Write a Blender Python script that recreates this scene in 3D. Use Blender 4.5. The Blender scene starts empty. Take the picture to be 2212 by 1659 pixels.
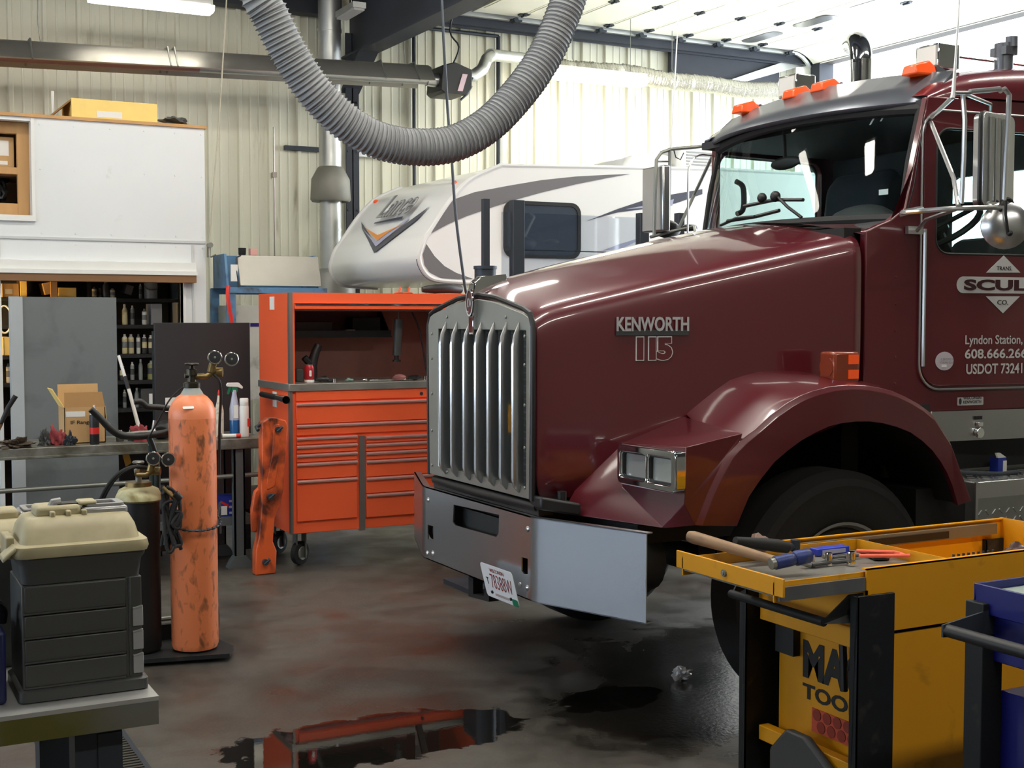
import bpy, bmesh, math, random
from mathutils import Vector as V, Matrix, Euler
from mathutils.geometry import tessellate_polygon
random.seed(7)
C = bpy.context.scene.collection
sc = bpy.context.scene
R = math.radians
# ---------------------------------------------------------------- camera
FPX, PITCH, YAW = 2800.0, math.atan((829.5-685)/2800.0), R(27.8)
CAM = V((-2.5764, -5.2662, 1.70))
cd = bpy.data.cameras.new('camera'); cam = bpy.data.objects.new('camera', cd); C.objects.link(cam)
cam.location = CAM; cam.rotation_euler = (math.pi/2-PITCH, 0, -YAW)
cd.sensor_fit = 'HORIZONTAL'; cd.sensor_width = 36.0; cd.lens = FPX/2212*36.0
cd.clip_start = 0.05; cd.clip_end = 300
sc.camera = cam
# ---------------------------------------------------------------- world and exposure
sc.view_settings.view_transform = 'Standard'; sc.view_settings.look = 'None'
sc.view_settings.exposure = 0.62; sc.view_settings.gamma = 1.0; sc.view_settings.use_curve_mapping = False
w = bpy.data.worlds.new('overcast_sky'); sc.world = w; w.use_nodes = True
bg = w.node_tree.nodes['Background']
bg.inputs[0].default_value = (0.86, 0.93, 1.0, 1); bg.inputs[1].default_value = 7.0
LAMP_E = 27.0      # strength of the fluorescent lenses

# ---------------------------------------------------------------- pixel -> point helpers (surveying the photo)
_M = Matrix.Rotation(-YAW, 3, 'Z') @ Matrix.Rotation(math.pi/2-PITCH, 3, 'X')
def ray(u, v): return _M @ V(((u-1106)/FPX, (829.5-v)/FPX, -1.0))
def on(u, v, x=None, y=None, z=None):
    r = ray(u, v)
    i, val = (0, x) if x is not None else ((1, y) if y is not None else (2, z))
    return CAM + r*((val-CAM[i])/r[i])
def onp(u, v, p0, p1, off=0.0):
    r = ray(u, v); d = V((p1[0]-p0[0], p1[1]-p0[1])); n = V((-d.y, d.x)).normalized()
    if n.y > 0: n = -n
    t = ((V(p0[:2])+n*off-CAM.xy) @ n)/(r.xy @ n)
    return CAM + r*t

# ---------------------------------------------------------------- materials
def lin(c): return tuple(((x/255)/12.92 if x/255 <= .04045 else ((x/255+.055)/1.055)**2.4) for x in c)
def M(name, rgb, rough=.5, metal=0., coat=0., emit=0., var=.0, vs=6., dirt=None, ds=7., dt=.58, dw=.12, bump=0., bs=60., stretch=(1, 1, 1), rvar=0., spec=.5, trans=0.):
    m = bpy.data.materials.new(name); m.use_nodes = True
    nt = m.node_tree; N = nt.nodes; L = nt.links; b = N['Principled BSDF']
    col = (*lin(rgb), 1)
    b.inputs['Base Color'].default_value = col; b.inputs['Roughness'].default_value = rough
    b.inputs['Metallic'].default_value = metal; b.inputs['Coat Weight'].default_value = coat
    b.inputs['Coat Roughness'].default_value = .06; b.inputs['Specular IOR Level'].default_value = spec
    b.inputs['Transmission Weight'].default_value = trans
    if emit:
        b.inputs['Emission Color'].default_value = col; b.inputs['Emission Strength'].default_value = emit
    if var or dirt or bump or rvar:
        tc = N.new('ShaderNodeTexCoord'); mp = N.new('ShaderNodeMapping'); mp.inputs['Scale'].default_value = stretch
        L.new(tc.outputs['Object'], mp.inputs['Vector'])
        def noise(s, d=4, dis=0):
            n = N.new('ShaderNodeTexNoise'); n.inputs['Scale'].default_value = s; n.inputs['Detail'].default_value = d
            n.inputs['Distortion'].default_value = dis
            L.new(mp.outputs[0], n.inputs['Vector']); return n.outputs[0]
        def mix(f, a, bb):
            x = N.new('ShaderNodeMix'); x.data_type = 'RGBA'
            if f is not None: L.new(f, x.inputs[0])
            for s, i in ((a, 6), (bb, 7)):
                if isinstance(s, tuple): x.inputs[i].default_value = s
                else: L.new(s, x.inputs[i])
            return x.outputs[2]
        c = col
        if var:
            lo = tuple(k*(1-var) for k in col[:3])+(1,); hi = tuple(min(1, k*(1+var)) for k in col[:3])+(1,)
            c = mix(noise(vs), lo, hi)
        if dirt:
            rp = N.new('ShaderNodeMapRange'); rp.inputs[1].default_value = dt-dw; rp.inputs[2].default_value = dt+dw
            L.new(noise(ds, 8, .4), rp.inputs[0])
            c = mix(rp.outputs[0], c, (*lin(dirt), 1))
        if not isinstance(c, tuple): L.new(c, b.inputs['Base Color'])
        if bump:
            bp = N.new('ShaderNodeBump'); bp.inputs['Strength'].default_value = bump; bp.inputs['Distance'].default_value = .01
            L.new(noise(bs), bp.inputs['Height']); L.new(bp.outputs[0], b.inputs['Normal'])
        if rvar:
            rr = N.new('ShaderNodeMapRange'); rr.inputs[1].default_value = .3; rr.inputs[2].default_value = .7
            rr.inputs[3].default_value = max(0, rough-rvar); rr.inputs[4].default_value = rough+rvar
            L.new(noise(vs*1.7), rr.inputs[0]); L.new(rr.outputs[0], b.inputs['Roughness'])
    return m
def glass_mat(name, tint, refl=.12):
    m = bpy.data.materials.new(name); m.use_nodes = True; nt = m.node_tree; N = nt.nodes; L = nt.links
    N.remove(N['Principled BSDF']); o = N['Material Output']
    t = N.new('ShaderNodeBsdfTransparent'); t.inputs[0].default_value = (*tint, 1)
    g = N.new('ShaderNodeBsdfGlossy'); g.inputs['Roughness'].default_value = .02
    f = N.new('ShaderNodeLayerWeight'); f.inputs[0].default_value = .5
    pw = N.new('ShaderNodeMath'); pw.operation = 'POWER'; L.new(f.outputs['Facing'], pw.inputs[0]); pw.inputs[1].default_value = 5
    ma = N.new('ShaderNodeMath'); ma.operation = 'MULTIPLY_ADD'; L.new(pw.outputs[0], ma.inputs[0]); ma.inputs[1].default_value = .8; ma.inputs[2].default_value = refl
    x = N.new('ShaderNodeMixShader'); L.new(ma.outputs[0], x.inputs[0]); L.new(t.outputs[0], x.inputs[1]); L.new(g.outputs[0], x.inputs[2])
    L.new(x.outputs[0], o.inputs[0]); return m

# ---------------------------------------------------------------- mesh builder
class B:
    def __init__(s): s.bm = bmesh.new()
    def f(s, pts):
        try: return s.bm.faces.new([s.bm.verts.new(p) for p in pts])
        except ValueError: return None
    def box(s, x0, x1, y0, y1, z0, z1, rot=None, c=None):
        P = [V((x, y, z)) for x in (x0, x1) for y in (y0, y1) for z in (z0, z1)]
        if rot is not None:
            c = V(c) if c is not None else V(((x0+x1)/2, (y0+y1)/2, (z0+z1)/2)); m = rot if isinstance(rot, Matrix) else Euler(rot).to_matrix()
            P = [c + m@(p-c) for p in P]
        vs = [s.bm.verts.new(p) for p in P]
        for a in ((0,1,3,2),(4,6,7,5),(0,4,5,1),(2,3,7,6),(0,2,6,4),(1,5,7,3)): s.bm.faces.new([vs[i] for i in a])
        return s
    def loft(s, rings, cap=True, closed=True):
        vr = [[s.bm.verts.new(p) for p in r] for r in rings]; n = len(vr[0])
        for a, b in zip(vr, vr[1:]):
            for i in range(n if closed else n-1):
                j = (i+1) % n; s.bm.faces.new((a[i], a[j], b[j], b[i]))
        if cap and closed:
            s.bm.faces.new(vr[0][::-1]); s.bm.faces.new(vr[-1])
        return s
    def frame(s, d):
        d = V(d).normalized(); u = d.cross(V((0,0,1)))
        if u.length < 1e-3: u = V((1,0,0))
        u.normalize(); return u, d.cross(u)
    def cyl(s, p, q, r, r2=None, n=16, cap=True):
        p, q = V(p), V(q); u, w_ = s.frame(q-p); r2 = r if r2 is None else r2
        cs = [(math.cos(2*math.pi*i/n), math.sin(2*math.pi*i/n)) for i in range(n)]
        return s.loft([[p+u*(c*r)+w_*(k*r) for c, k in cs], [q+u*(c*r2)+w_*(k*r2) for c, k in cs]], cap)
    def tube(s, pts, r, n=10, closed=False, smooth=0):
        pts = [V(p) for p in pts]
        if smooth:
            if isinstance(r, (list, tuple)):
                q = r; k = (len(pts)-1)*smooth+1
                r = [q[min(i//smooth, len(q)-1)]+(q[min(i//smooth+1, len(q)-1)]-q[min(i//smooth, len(q)-1)])*(i % smooth)/smooth for i in range(k)]
            pts = spline(pts, smooth, closed)
        rs = r if isinstance(r, (list, tuple)) else [r]*len(pts)
        N_ = len(pts); rings = []; u = None
        for i, p in enumerate(pts):
            if closed: d = pts[(i+1) % N_]-pts[i-1]
            else: d = pts[min(i+1, N_-1)]-pts[max(i-1, 0)]
            d.normalize()
            if u is None: u, w_ = s.frame(d)
            else:
                u = (u-d*(u@d)).normalized(); w_ = d.cross(u)
            rings.append([p+(u*math.cos(2*math.pi*k/n)+w_*math.sin(2*math.pi*k/n))*rs[i] for k in range(n)])
        if closed: rings.append(rings[0]); return s.loft(rings, False)
        return s.loft(rings, True)
    def lathe(s, prof, o=(0,0,0), n=24, ax=(0,0,1)):
        o = V(o); ax = V(ax).normalized(); u, w_ = s.frame(ax); rings = []
        for r, h in prof:
            r = max(r, 1e-4); rings.append([o+ax*h+(u*math.cos(2*math.pi*k/n)+w_*math.sin(2*math.pi*k/n))*r for k in range(n)])
        return s.loft(rings, True)
    def prism(s, pts, vec):
        pts = [V(p) for p in pts]; vec = V(vec)
        a = [s.bm.verts.new(p) for p in pts]; b = [s.bm.verts.new(p+vec) for p in pts]; n = len(a)
        for t in tessellate_polygon([pts]):
            s.bm.faces.new([a[i] for i in t]); s.bm.faces.new([b[i] for i in reversed(t)])
        for i in range(n):
            j = (i+1) % n; s.bm.faces.new((a[i], a[j], b[j], b[i]))
        return s
    def plate(s, outer, holes, fn, vec):
        vec = V(vec); loops = [outer]+list(holes); P = [[V(fn(*p)) for p in lp] for lp in loops]
        pp = [p for lp in P for p in lp]; tb = bmesh.new(); eds = []; ix = {}
        for lp in loops:
            vs = [tb.verts.new((p[0], p[1], 0)) for p in lp]
            for i in range(len(vs)): ix[vs[i]] = len(ix)
            eds += [tb.edges.new((vs[i], vs[(i+1) % len(vs)])) for i in range(len(vs))]
        res = bmesh.ops.triangle_fill(tb, use_beauty=True, use_dissolve=False, edges=eds)
        tris = [[ix[v] for v in fc.verts] for fc in tb.faces]; tb.free()
        a = [s.bm.verts.new(p) for p in pp]; b = [s.bm.verts.new(p+vec) for p in pp]
        for t in tris:
            try: s.bm.faces.new([a[i] for i in t]); s.bm.faces.new([b[i] for i in reversed(t)])
            except ValueError: pass
        k = 0
        for lp in loops:
            n = len(lp)
            for i in range(n):
                j = (i+1) % n; s.bm.faces.new((a[k+i], a[k+j], b[k+j], b[k+i]))
            k += n
        return s
    def ball(s, c, r, n=12, sc_=(1,1,1)):
        bmesh.ops.create_uvsphere(s.bm, u_segments=n, v_segments=max(6, n//2), radius=1, matrix=Matrix.Translation(c) @ Matrix.Diagonal((r*sc_[0], r*sc_[1], r*sc_[2], 1))); return s
    def blob(s, c, r, sc_=(1,1,1), amp=.3, seed=0, sub=3, fr=(3,5,8)):
        rr = random.Random(seed); bm2 = bmesh.ops.create_icosphere(s.bm, subdivisions=sub, radius=1)
        ph = [(V((rr.uniform(-1,1), rr.uniform(-1,1), rr.uniform(-1,1)))*rr.choice(fr), rr.uniform(0,6)) for _ in range(7)]
        for v in bm2['verts']:
            d = v.co.normalized(); k = 1+amp*sum(math.sin(d@f+p) for f, p in ph)/3
            v.co = V(c)+V((d.x*sc_[0], d.y*sc_[1], d.z*sc_[2]))*(r*k)
        return s
    def done(s, name, mat, parent=None, bevel=0., seg=2, sub=0, ang=40, loc=None, fix=True):
        bm = s.bm
        bmesh.ops.remove_doubles(bm, verts=bm.verts, dist=1e-5)
        if fix: bmesh.ops.recalc_face_normals(bm, faces=bm.faces)
        if parent is not None: org = ORG[parent.name]
        elif loc is not None: org = V(loc)
        else:
            xs = [v.co for v in bm.verts]
            org = V(((min(p.x for p in xs)+max(p.x for p in xs))/2, (min(p.y for p in xs)+max(p.y for p in xs))/2, min(p.z for p in xs)))
        for v in bm.verts: v.co -= org
        me = bpy.data.meshes.new(name); 
        for fc in bm.faces: fc.smooth = True
        bm.to_mesh(me); bm.free()
        me.set_sharp_from_angle(angle=R(ang)); me.materials.append(mat)
        o = bpy.data.objects.new(name, me); C.objects.link(o); ORG[o.name] = org
        if parent is not None: o.parent = parent
        else: o.location = org
        if bevel:
            m = o.modifiers.new('bevel', 'BEVEL'); m.width = bevel; m.segments = seg; m.limit_method = 'ANGLE'; m.angle_limit = R(30); m.harden_normals = False
        if sub:
            m = o.modifiers.new('sub', 'SUBSURF'); m.levels = sub; m.render_levels = sub
        return o
ORG = {}
def spline(pts, k, closed=False):
    out = []; n = len(pts)
    for i in range(n if closed else n-1):
        if closed: a, b, c, d = pts[i-1], pts[i], pts[(i+1) % n], pts[(i+2) % n]
        else: a, b, c, d = pts[max(i-1,0)], pts[i], pts[i+1], pts[min(i+2,n-1)]
        for j in range(k):
            t = j/k; out.append(.5*((2*b)+(c-a)*t+(2*a-5*b+4*c-d)*t*t+(3*b-a-3*c+d)*t**3))
    if not closed: out.append(pts[-1])
    return out
def rrect(x0, x1, z0, z1, r, k=4):
    out = []
    for cx, cz, a0 in ((x1-r, z1-r, 0), (x0+r, z1-r, 90), (x0+r, z0+r, 180), (x1-r, z0+r, 270)):
        for i in range(k+1):
            a = R(a0+90*i/k); out.append((cx+r*math.cos(a), cz+r*math.sin(a)))
    return out
def tag(o, label=None, cat=None, group=None, kind=None):
    if label: o['label'] = label
    if cat: o['category'] = cat
    if group: o['group'] = group
    if kind: o['kind'] = kind
    return o
def thing(name, label, cat, loc, group=None):
    o = bpy.data.objects.new(name, None); C.objects.link(o); o.location = loc; ORG[o.name] = V(loc); o.empty_display_size = .1
    return tag(o, label, cat, group)
def struct(name, b, m, parent=None, label=None, **k):
    o = b.done(name, m, parent, loc=(0,0,0) if parent is None else None, **k)
    if parent is None: o['kind'] = 'structure'
    if label: o['label'] = label
    return o
def dup(root, loc, label=None, group=None, rotz=None):
    r = root.copy(); C.objects.link(r); r.location = loc
    if rotz is not None: r.rotation_euler = (0, 0, rotz)
    if label: r['label'] = label
    if group: r['group'] = group
    for ch in list(root.children):
        c = ch.copy(); C.objects.link(c); c.parent = r
        for g in list(ch.children):
            d = g.copy(); C.objects.link(d); d.parent = c
    ORG[r.name] = V(loc)
    return r
def text(name, s, o, xd, zd, width, height, mat, parent, depth=.002, off=0., shear=0., spacing=1.):
    """lettering as a mesh lying in the plane xd/zd with its lower left corner at o"""
    cu = bpy.data.curves.new('t', 'FONT'); cu.body = s; cu.size = 1; cu.extrude = 0.0; cu.offset = off; cu.shear = shear; cu.space_character = spacing; cu.resolution_u = 3
    ob = bpy.data.objects.new('t', cu); C.objects.link(ob); bpy.context.view_layer.update()
    me = bpy.data.meshes.new_from_object(ob.evaluated_get(bpy.context.evaluated_depsgraph_get())); bpy.data.objects.remove(ob)
    xs = [v.co.x for v in me.vertices]; ys = [v.co.y for v in me.vertices]
    x0, x1, y0, y1 = min(xs), max(xs), min(ys), max(ys)
    xd, zd = V(xd).normalized(), V(zd).normalized(); nn = xd.cross(zd)
    kx = width/(x1-x0); kz = height/(y1-y0) if height else kx
    bm = bmesh.new(); bm.from_mesh(me); bpy.data.meshes.remove(me)
    for v in bm.verts: v.co = V(o)+xd*((v.co.x-x0)*kx)+zd*((v.co.y-y0)*kz)
    bmesh.ops.recalc_face_normals(bm, faces=bm.faces)
    r = bmesh.ops.extrude_face_region(bm, geom=bm.faces[:])
    for v in [g for g in r['geom'] if isinstance(g, bmesh.types.BMVert)]: v.co += nn*depth
    b = B(); b.bm.free(); b.bm = bm
    return b.done(name, mat, parent)

# ---------------------------------------------------------------- material table
m_siding = M('cream_siding', (218,216,197), .45, var=.05, vs=2, dirt=(150,145,120), ds=3, dt=.74, stretch=(3,3,.5))
m_white = M('white_panel', (222,225,226), .45, var=.03, vs=3, dirt=(170,165,150), ds=4, dt=.78)
m_whitetrim = M('white_trim', (226,226,222), .5, var=.04)
m_wood = M('pine_wood', (196,150,96), .6, var=.25, vs=9, stretch=(1,1,.12), bump=.1)
m_darkwood = M('brown_wood', (128,92,58), .65, var=.25, vs=9, stretch=(.15,1,1))
m_card = M('cardboard', (196,158,108), .8, var=.1, vs=9, bump=.1)
m_cardyel = M('yellow_card', (246,212,126), .75, var=.1, vs=8)
m_carddk = M('cardboard_shade', (150,112,66), .8, var=.1)
m_paper = M('paper_label', (228,226,220), .6)
m_black = M('black_plastic', (26,26,27), .45, var=.1)
m_rubber = M('black_rubber', (27,27,28), .7, var=.2, vs=12)
m_blackpaint = M('black_paint', (32,34,35), .5, var=.15, vs=9, dirt=(70,66,60), ds=14, dt=.72, spec=.25)
m_darksteel = M('dark_steel', (52,58,66), .5, .3, var=.15)
m_beam = M('navy_grey_beam', (60,63,70), .55, var=.1, spec=.25)
m_roof = M('roof_deck', (70,74,80), .7, var=.1)
m_galv = M('galvanised_steel', (186,188,186), .38, .85, var=.18, vs=5, rvar=.1)
m_alu = M('aluminium', (204,205,206), .28, .95, var=.03, vs=5)
m_chrome = M('chrome', (226,228,230), .08, 1.)
m_stainless = M('stainless_steel', (170,167,158), .42, .8, var=.12, vs=4, rvar=.08)
m_foil = M('foil_duct', (214,212,204), .24, .9, bump=.9, bs=55)
m_hose = M('grey_hose', (144,146,148), .6, var=.08, vs=5)
m_lens = M('lamp_lens', (255,250,238), .4, emit=LAMP_E)
m_lens_dim = M('lamp_lens_old', (255,250,238), .4, emit=LAMP_E*.14)
m_lens_back = M('lamp_lens_back', (255,250,238), .4, emit=LAMP_E*.6)
m_lens_wall = M('lamp_lens_new', (255,246,226), .4, emit=LAMP_E*.8)
m_fixt = M('fixture_white', (214,214,208), .5)
m_greyboard = M('grey_board', (106,111,111), .6, var=.06, vs=4, dirt=(52,54,54), ds=3, dt=.7, dw=.2)
m_greytrim = M('pale_grey_stud', (166,172,174), .6, var=.06)
m_blackboard = M('charcoal_board', (37,37,40), .55, var=.1, vs=5)
m_bench = M('bench_steel', (136,137,130), .42, .5, var=.12, vs=4, dirt=(84,80,66), ds=6, dt=.55)
m_benchleg = M('bench_leg_paint', (92,96,96), .5, .2, var=.15, vs=6)
m_orangebox = M('tool_chest_orange', (250,102,58), .3, coat=.4, var=.04, vs=3)
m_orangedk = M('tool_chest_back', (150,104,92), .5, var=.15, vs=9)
m_trimdark = M('chest_trim', (156,146,140), .32, .7, var=.1)
m_handle = M('drawer_pull', (228,200,192), .3, .55)
m_cyl = M('worn_orange_paint', (222,124,76), .48, var=.1, vs=4, dirt=(118,72,46), ds=30, dt=.62, dw=.09, stretch=(1,1,.45))
m_cylcap = M('pale_orange', (232,136,92), .4, var=.05, vs=4, dirt=(120,70,44), ds=10, dt=.74)
m_brass = M('old_brass', (132,112,72), .4, .8, var=.2)
m_acet = M('cream_cylinder', (196,192,150), .5, var=.1, dirt=(120,100,40), ds=9, dt=.6)
m_dkgreen = M('dark_green_paint', (30,42,40), .4, .1, var=.15)
m_hoist = M('worn_hoist_orange', (216,92,42), .45, var=.2, vs=5, dirt=(84,36,22), ds=9, dt=.54, dw=.08, stretch=(1,1,.5))
m_red = M('red_cloth', (150,62,66), .85, var=.2, vs=14, bump=.4)
m_redpl = M('red_plastic', (206,44,36), .4)
m_blue = M('blue_paint', (10,14,98), .38, coat=.2, var=.08)
m_bluedk = M('blue_box', (32,52,150), .5, var=.1)
m_steelblue = M('steel_blue_paint', (92,134,172), .5, var=.1, vs=5, dirt=(70,74,78), ds=7, dt=.66)
m_tan = M('tan_plastic', (176,166,132), .5, var=.06, vs=5, dirt=(110,98,66), ds=5, dt=.68, dw=.2)
m_greypl = M('charcoal_plastic', (66,67,66), .45, var=.08, vs=5)
m_greypl2 = M('mid_grey_plastic', (150,150,150), .42, var=.06)
m_clearpl = M('smoky_tray', (160,160,160), .2, .3)
m_yellow = M('cart_yellow', (218,152,18), .42, var=.08, vs=3, dirt=(128,88,12), ds=6, dt=.7, dw=.1)
m_tblyel = M('mossy_steel', (96,92,40), .5, .2, var=.3, vs=3, dirt=(110,110,104), ds=3, dt=.55)
m_tbledge = M('worn_steel_top', (188,188,186), .4, .6, var=.1)
m_rawsteel = M('raw_steel', (132,134,128), .42, .6, var=.15, rvar=.1)
m_maroon = M('maroon_paint', (86,20,30), .32, coat=1., var=.06, vs=3)
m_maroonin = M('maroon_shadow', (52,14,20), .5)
m_visor = M('visor_steel', (104,108,116), .3, .6, var=.12, vs=4)
m_grille = M('grille_steel', (160,161,154), .36, .7, var=.1, vs=6)
m_bumper = M('bumper_aluminium', (186,190,196), .25, .95, var=.03, vs=4)
m_screen = M('bug_screen', (44,47,45), .6, var=.4, vs=60)
m_underbody = M('underbody', (10,10,10), .7, var=.2)
m_tire = M('tyre_rubber', (20,19,19), .8, var=.15, vs=9, bump=.15, bs=30)
m_amber = M('amber_lens', (238,84,24), .3, coat=.5, emit=.12)
m_amberdk = M('amber_signal', (132,54,28), .25, coat=.6, var=.1)
m_letter = M('grey_lettering', (186,186,186), .5)
m_letwhite = M('white_lettering', (232,232,232), .5)
m_letred = M('plate_red', (140,44,44), .6)
m_green = M('green_sticker', (14,120,84), .5)
m_interior = M('cab_interior', (40,42,44), .7, var=.15)
m_seat = M('seat_cloth', (52,56,60), .85, var=.1)
m_camper = M('camper_white', (232,232,230), .28, coat=.5)
m_campgrey = M('camper_grey', (112,110,112), .4)
m_campdk = M('camper_charcoal', (70,72,84), .4)
m_camporange = M('camper_orange', (224,142,56), .4)
m_lilac = M('camper_lilac', (164,166,190), .4)
m_campglass = M('camper_window', (60,68,80), .08, coat=.5)
m_glass = glass_mat('windscreen_glass', (.78,.87,.86), .035)
m_clear = glass_mat('polycarbonate', (.85,.88,.92), .10)
m_diamond = M('diamond_plate', (170,172,172), .3, .9, var=.15)
m_headl = M('headlamp_glass', (206,210,206), .08, .6, bump=.25, bs=30)
# ================================================================ STRUCTURE
XL, XR, YF, YB, ZC = -9.0, 8.2, -9.0, 7.5, 5.35
# floor: damp, oil-stained concrete with puddles and a painted truck shadow
def floor_material():
    m = bpy.data.materials.new('wet_concrete'); m.use_nodes = True; nt = m.node_tree; N = nt.nodes; L = nt.links; b = N['Principled BSDF']
    tc = N.new('ShaderNodeTexCoord')
    def noise(s, d=6, dis=.3, off=(0,0,0)):
        mp = N.new('ShaderNodeMapping'); mp.inputs['Location'].default_value = off; L.new(tc.outputs['Object'], mp.inputs[0])
        n = N.new('ShaderNodeTexNoise'); n.inputs['Scale'].default_value = s; n.inputs['Detail'].default_value = d; n.inputs['Distortion'].default_value = dis
        L.new(mp.outputs[0], n.inputs['Vector']); return n.outputs[0]
    def rng(x, a, c, lo=0., hi=1.):
        r = N.new('ShaderNodeMapRange'); r.inputs[1].default_value = a; r.inputs[2].default_value = c; r.inputs[3].default_value = lo; r.inputs[4].default_value = hi
        L.new(x, r.inputs[0]); return r.outputs[0]
    def math_(op, a, c):
        x = N.new('ShaderNodeMath'); x.operation = op
        for i, s in enumerate((a, c)):
            if isinstance(s, (int, float)): x.inputs[i].default_value = s
            else: L.new(s, x.inputs[i])
        return x.outputs[0]
    def mix(f, a, c):
        x = N.new('ShaderNodeMix'); x.data_type = 'RGBA'; L.new(f, x.inputs[0])
        for s, i in ((a, 6), (c, 7)):
            if isinstance(s, tuple): x.inputs[i].default_value = (*lin(s), 1)
            else: L.new(s, x.inputs[i])
        return x.outputs[2]
    def ell(p, q, wid):   # 0 in the middle of a long patch from p to q, 1 at its edge
        p, q = V(p), V(q); d = q-p
        mp = N.new('ShaderNodeMapping'); mp.vector_type = 'TEXTURE'; mp.inputs['Location'].default_value = (*((p+q)/2), 0)
        mp.inputs['Rotation'].default_value = (0, 0, math.atan2(d.y, d.x)); mp.inputs['Scale'].default_value = (d.length/2, wid, 1)
        L.new(tc.outputs['Object'], mp.inputs[0])
        v = N.new('ShaderNodeVectorMath'); v.operation = 'LENGTH'; L.new(mp.outputs[0], v.inputs[0]); return v.outputs['Value']
    rag = noise(5.5, 8, .8)
    def patch(p, q, wid, amp=.9, e0=.92):
        e = ell(p, q, wid); s = math_('ADD', e, math_('MULTIPLY', math_('SUBTRACT', rag, .5), amp)); return rng(s, e0, .98, 1., 0.)
    pud = patch((-1.32,-.38), (.02,-.50), .30)
    pud = math_('MAXIMUM', pud, patch((-1.5,-.75), (-.75,-.55), .2))
    pud = math_('MAXIMUM', pud, patch((.20,-.45), (.75,-.40), .17))
    oil_shade = patch((.1,-.2), (3.4,.0), .85, .8, .62)  # oil stain with the truck's shadow painted into its dark colour
    oil_shade = math_('MAXIMUM', oil_shade, patch((-.2,-.6), (1.8,-.8), .75, .9, .6))
    damp = rng(noise(.9, 6, .6, (3.1,1.7,0)), .46, .60)
    rust = rng(noise(2.3, 8, .8, (7,2,0)), .55, .68)
    dark = rng(noise(1.25, 7, .6, (1,9,0)), .52, .62)
    c = mix(noise(14, 6), (64,61,55), (88,84,77))
    c = mix(math_('MULTIPLY', damp, .65), c, (54,46,39))
    c = mix(math_('MULTIPLY', rust, .55), c, (66,42,31))
    c = mix(math_('MULTIPLY', dark, .5), c, (36,33,30))
    c = mix(math_('MULTIPLY', oil_shade, .85), c, (20,18,16))
    c = mix(pud, c, (18,17,15))
    L.new(c, b.inputs['Base Color'])
    ro = math_('ADD', rng(noise(3.2, 6), .3, .7, .34, .6), math_('MULTIPLY', damp, -.10))
    ro = math_('MULTIPLY', ro, math_('SUBTRACT', 1, math_('MULTIPLY', oil_shade, .55)))
    ro = math_('MULTIPLY', ro, math_('SUBTRACT', 1, math_('MULTIPLY', pud, .96)))
    L.new(ro, b.inputs['Roughness'])
    bp = N.new('ShaderNodeBump'); bp.inputs['Distance'].default_value = .004; L.new(noise(45, 6), bp.inputs['Height'])
    L.new(math_('SUBTRACT', .28, math_('MULTIPLY', pud, .268)), bp.inputs['Strength']); L.new(bp.outputs[0], b.inputs['Normal'])
    return m
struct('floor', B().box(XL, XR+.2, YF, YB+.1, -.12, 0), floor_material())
struct('outdoor_ground', B().box(XR+.2, XR+40, -30, 40, -.12, -.02), M('snowy_yard', (226,228,230), .8, var=.05))

# back wall: vertical ribbed steel siding
def siding(p0, p1, z0, z1, nrm, pitch=.305):
    b = B(); p0, p1, nrm = V(p0), V(p1), V(nrm); d = p1-p0; Ln = d.length; d.normalize(); prof = []
    x = 0.
    while x < Ln:
        for dx, h in ((0,0),(.012,.03),(.042,.03),(.054,0),(.125,0),(.13,.006),(.14,.006),(.145,0),(.215,0),(.22,.006),(.23,.006),(.235,0)): prof.append((x+dx, h))
        x += pitch
    prof = [q for q in prof if q[0] <= Ln]
    b.loft([[p0+d*s+nrm*h+V((0,0,z)) for s, h in prof] for z in (z0, z1)], False, False)
    return b
struct('wall_back', siding((XL, YB, 0), (XR, YB, 0), 0, ZC, (0,-1,0)), m_siding, fix=False)
# right end wall with the big doorway (open) that lets the daylight in
D0, D1, DH = 1.0, 7.08, 4.78
b = B(); b.box(XR, XR+.15, D1, YB+.1, 0, ZC).box(XR, XR+.15, D0, D1, DH+.09, ZC).box(XR, XR+.15, YF, D0, 0, ZC)
struct('wall_right', b, M('end_wall_liner', (196,194,178), .5, var=.06))
b = B().box(XR-.06, XR+.16, D1-.02, D1+.14, 0, DH+.02)
struct('trim_1', b, m_beam, label='dark steel jamb at the far side of the open doorway')
struct('trim_2', B().box(XR-.06, XR+.16, D0-.1, D1+.14, DH, DH+.12), M('header_grey', (72,68,64), .7, spec=.1), label='long dark header over the open doorway')
wl_ = B().plate([(YF,0),(YB+.1,0),(YB+.1,ZC),(YF,ZC)], [[(y, 1.3),(y+1.9, 1.3),(y+1.9, 3.3),(y, 3.3)] for y in (-3.2, -.9, 1.4, 3.7)], lambda a, c: (XL-.1, a, c), (.1,0,0))
for i, y in enumerate((-3.2, -.9, 1.4, 3.7)):  # unseen windows added to bring in daylight from the left
    o = struct('window_%d' % (i+1), B().box(XL-.06, XL-.05, y, y+1.9, 1.3, 3.3), glass_mat('frosted_pane_%d' % i, (.85,.88,.92), .05), label='unseen window added in the left wall for daylight')
    B().box(XL-.08, XL+.02, y-.04, y, 1.26, 3.34).box(XL-.08, XL+.02, y+1.9, y+1.94, 1.26, 3.34).box(XL-.08, XL+.02, y, y+1.9, 1.26, 1.3).box(XL-.08, XL+.02, y, y+1.9, 3.3, 3.34).box(XL-.08, XL+.02, y+.93, y+.97, 1.3, 3.3).done('window_frame', m_beam, o)
struct('wall_left', wl_, M('left_wall_steel', (120,118,108), .6))
struct('wall_front', B().box(XL, XR+.15, YF-.1, YF, 0, ZC), M('front_wall_steel', (120,118,108), .6))
struct('ceiling', B().box(XL, XR+.15, YF, YB+.1, ZC, ZC+.1), m_roof)
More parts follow.
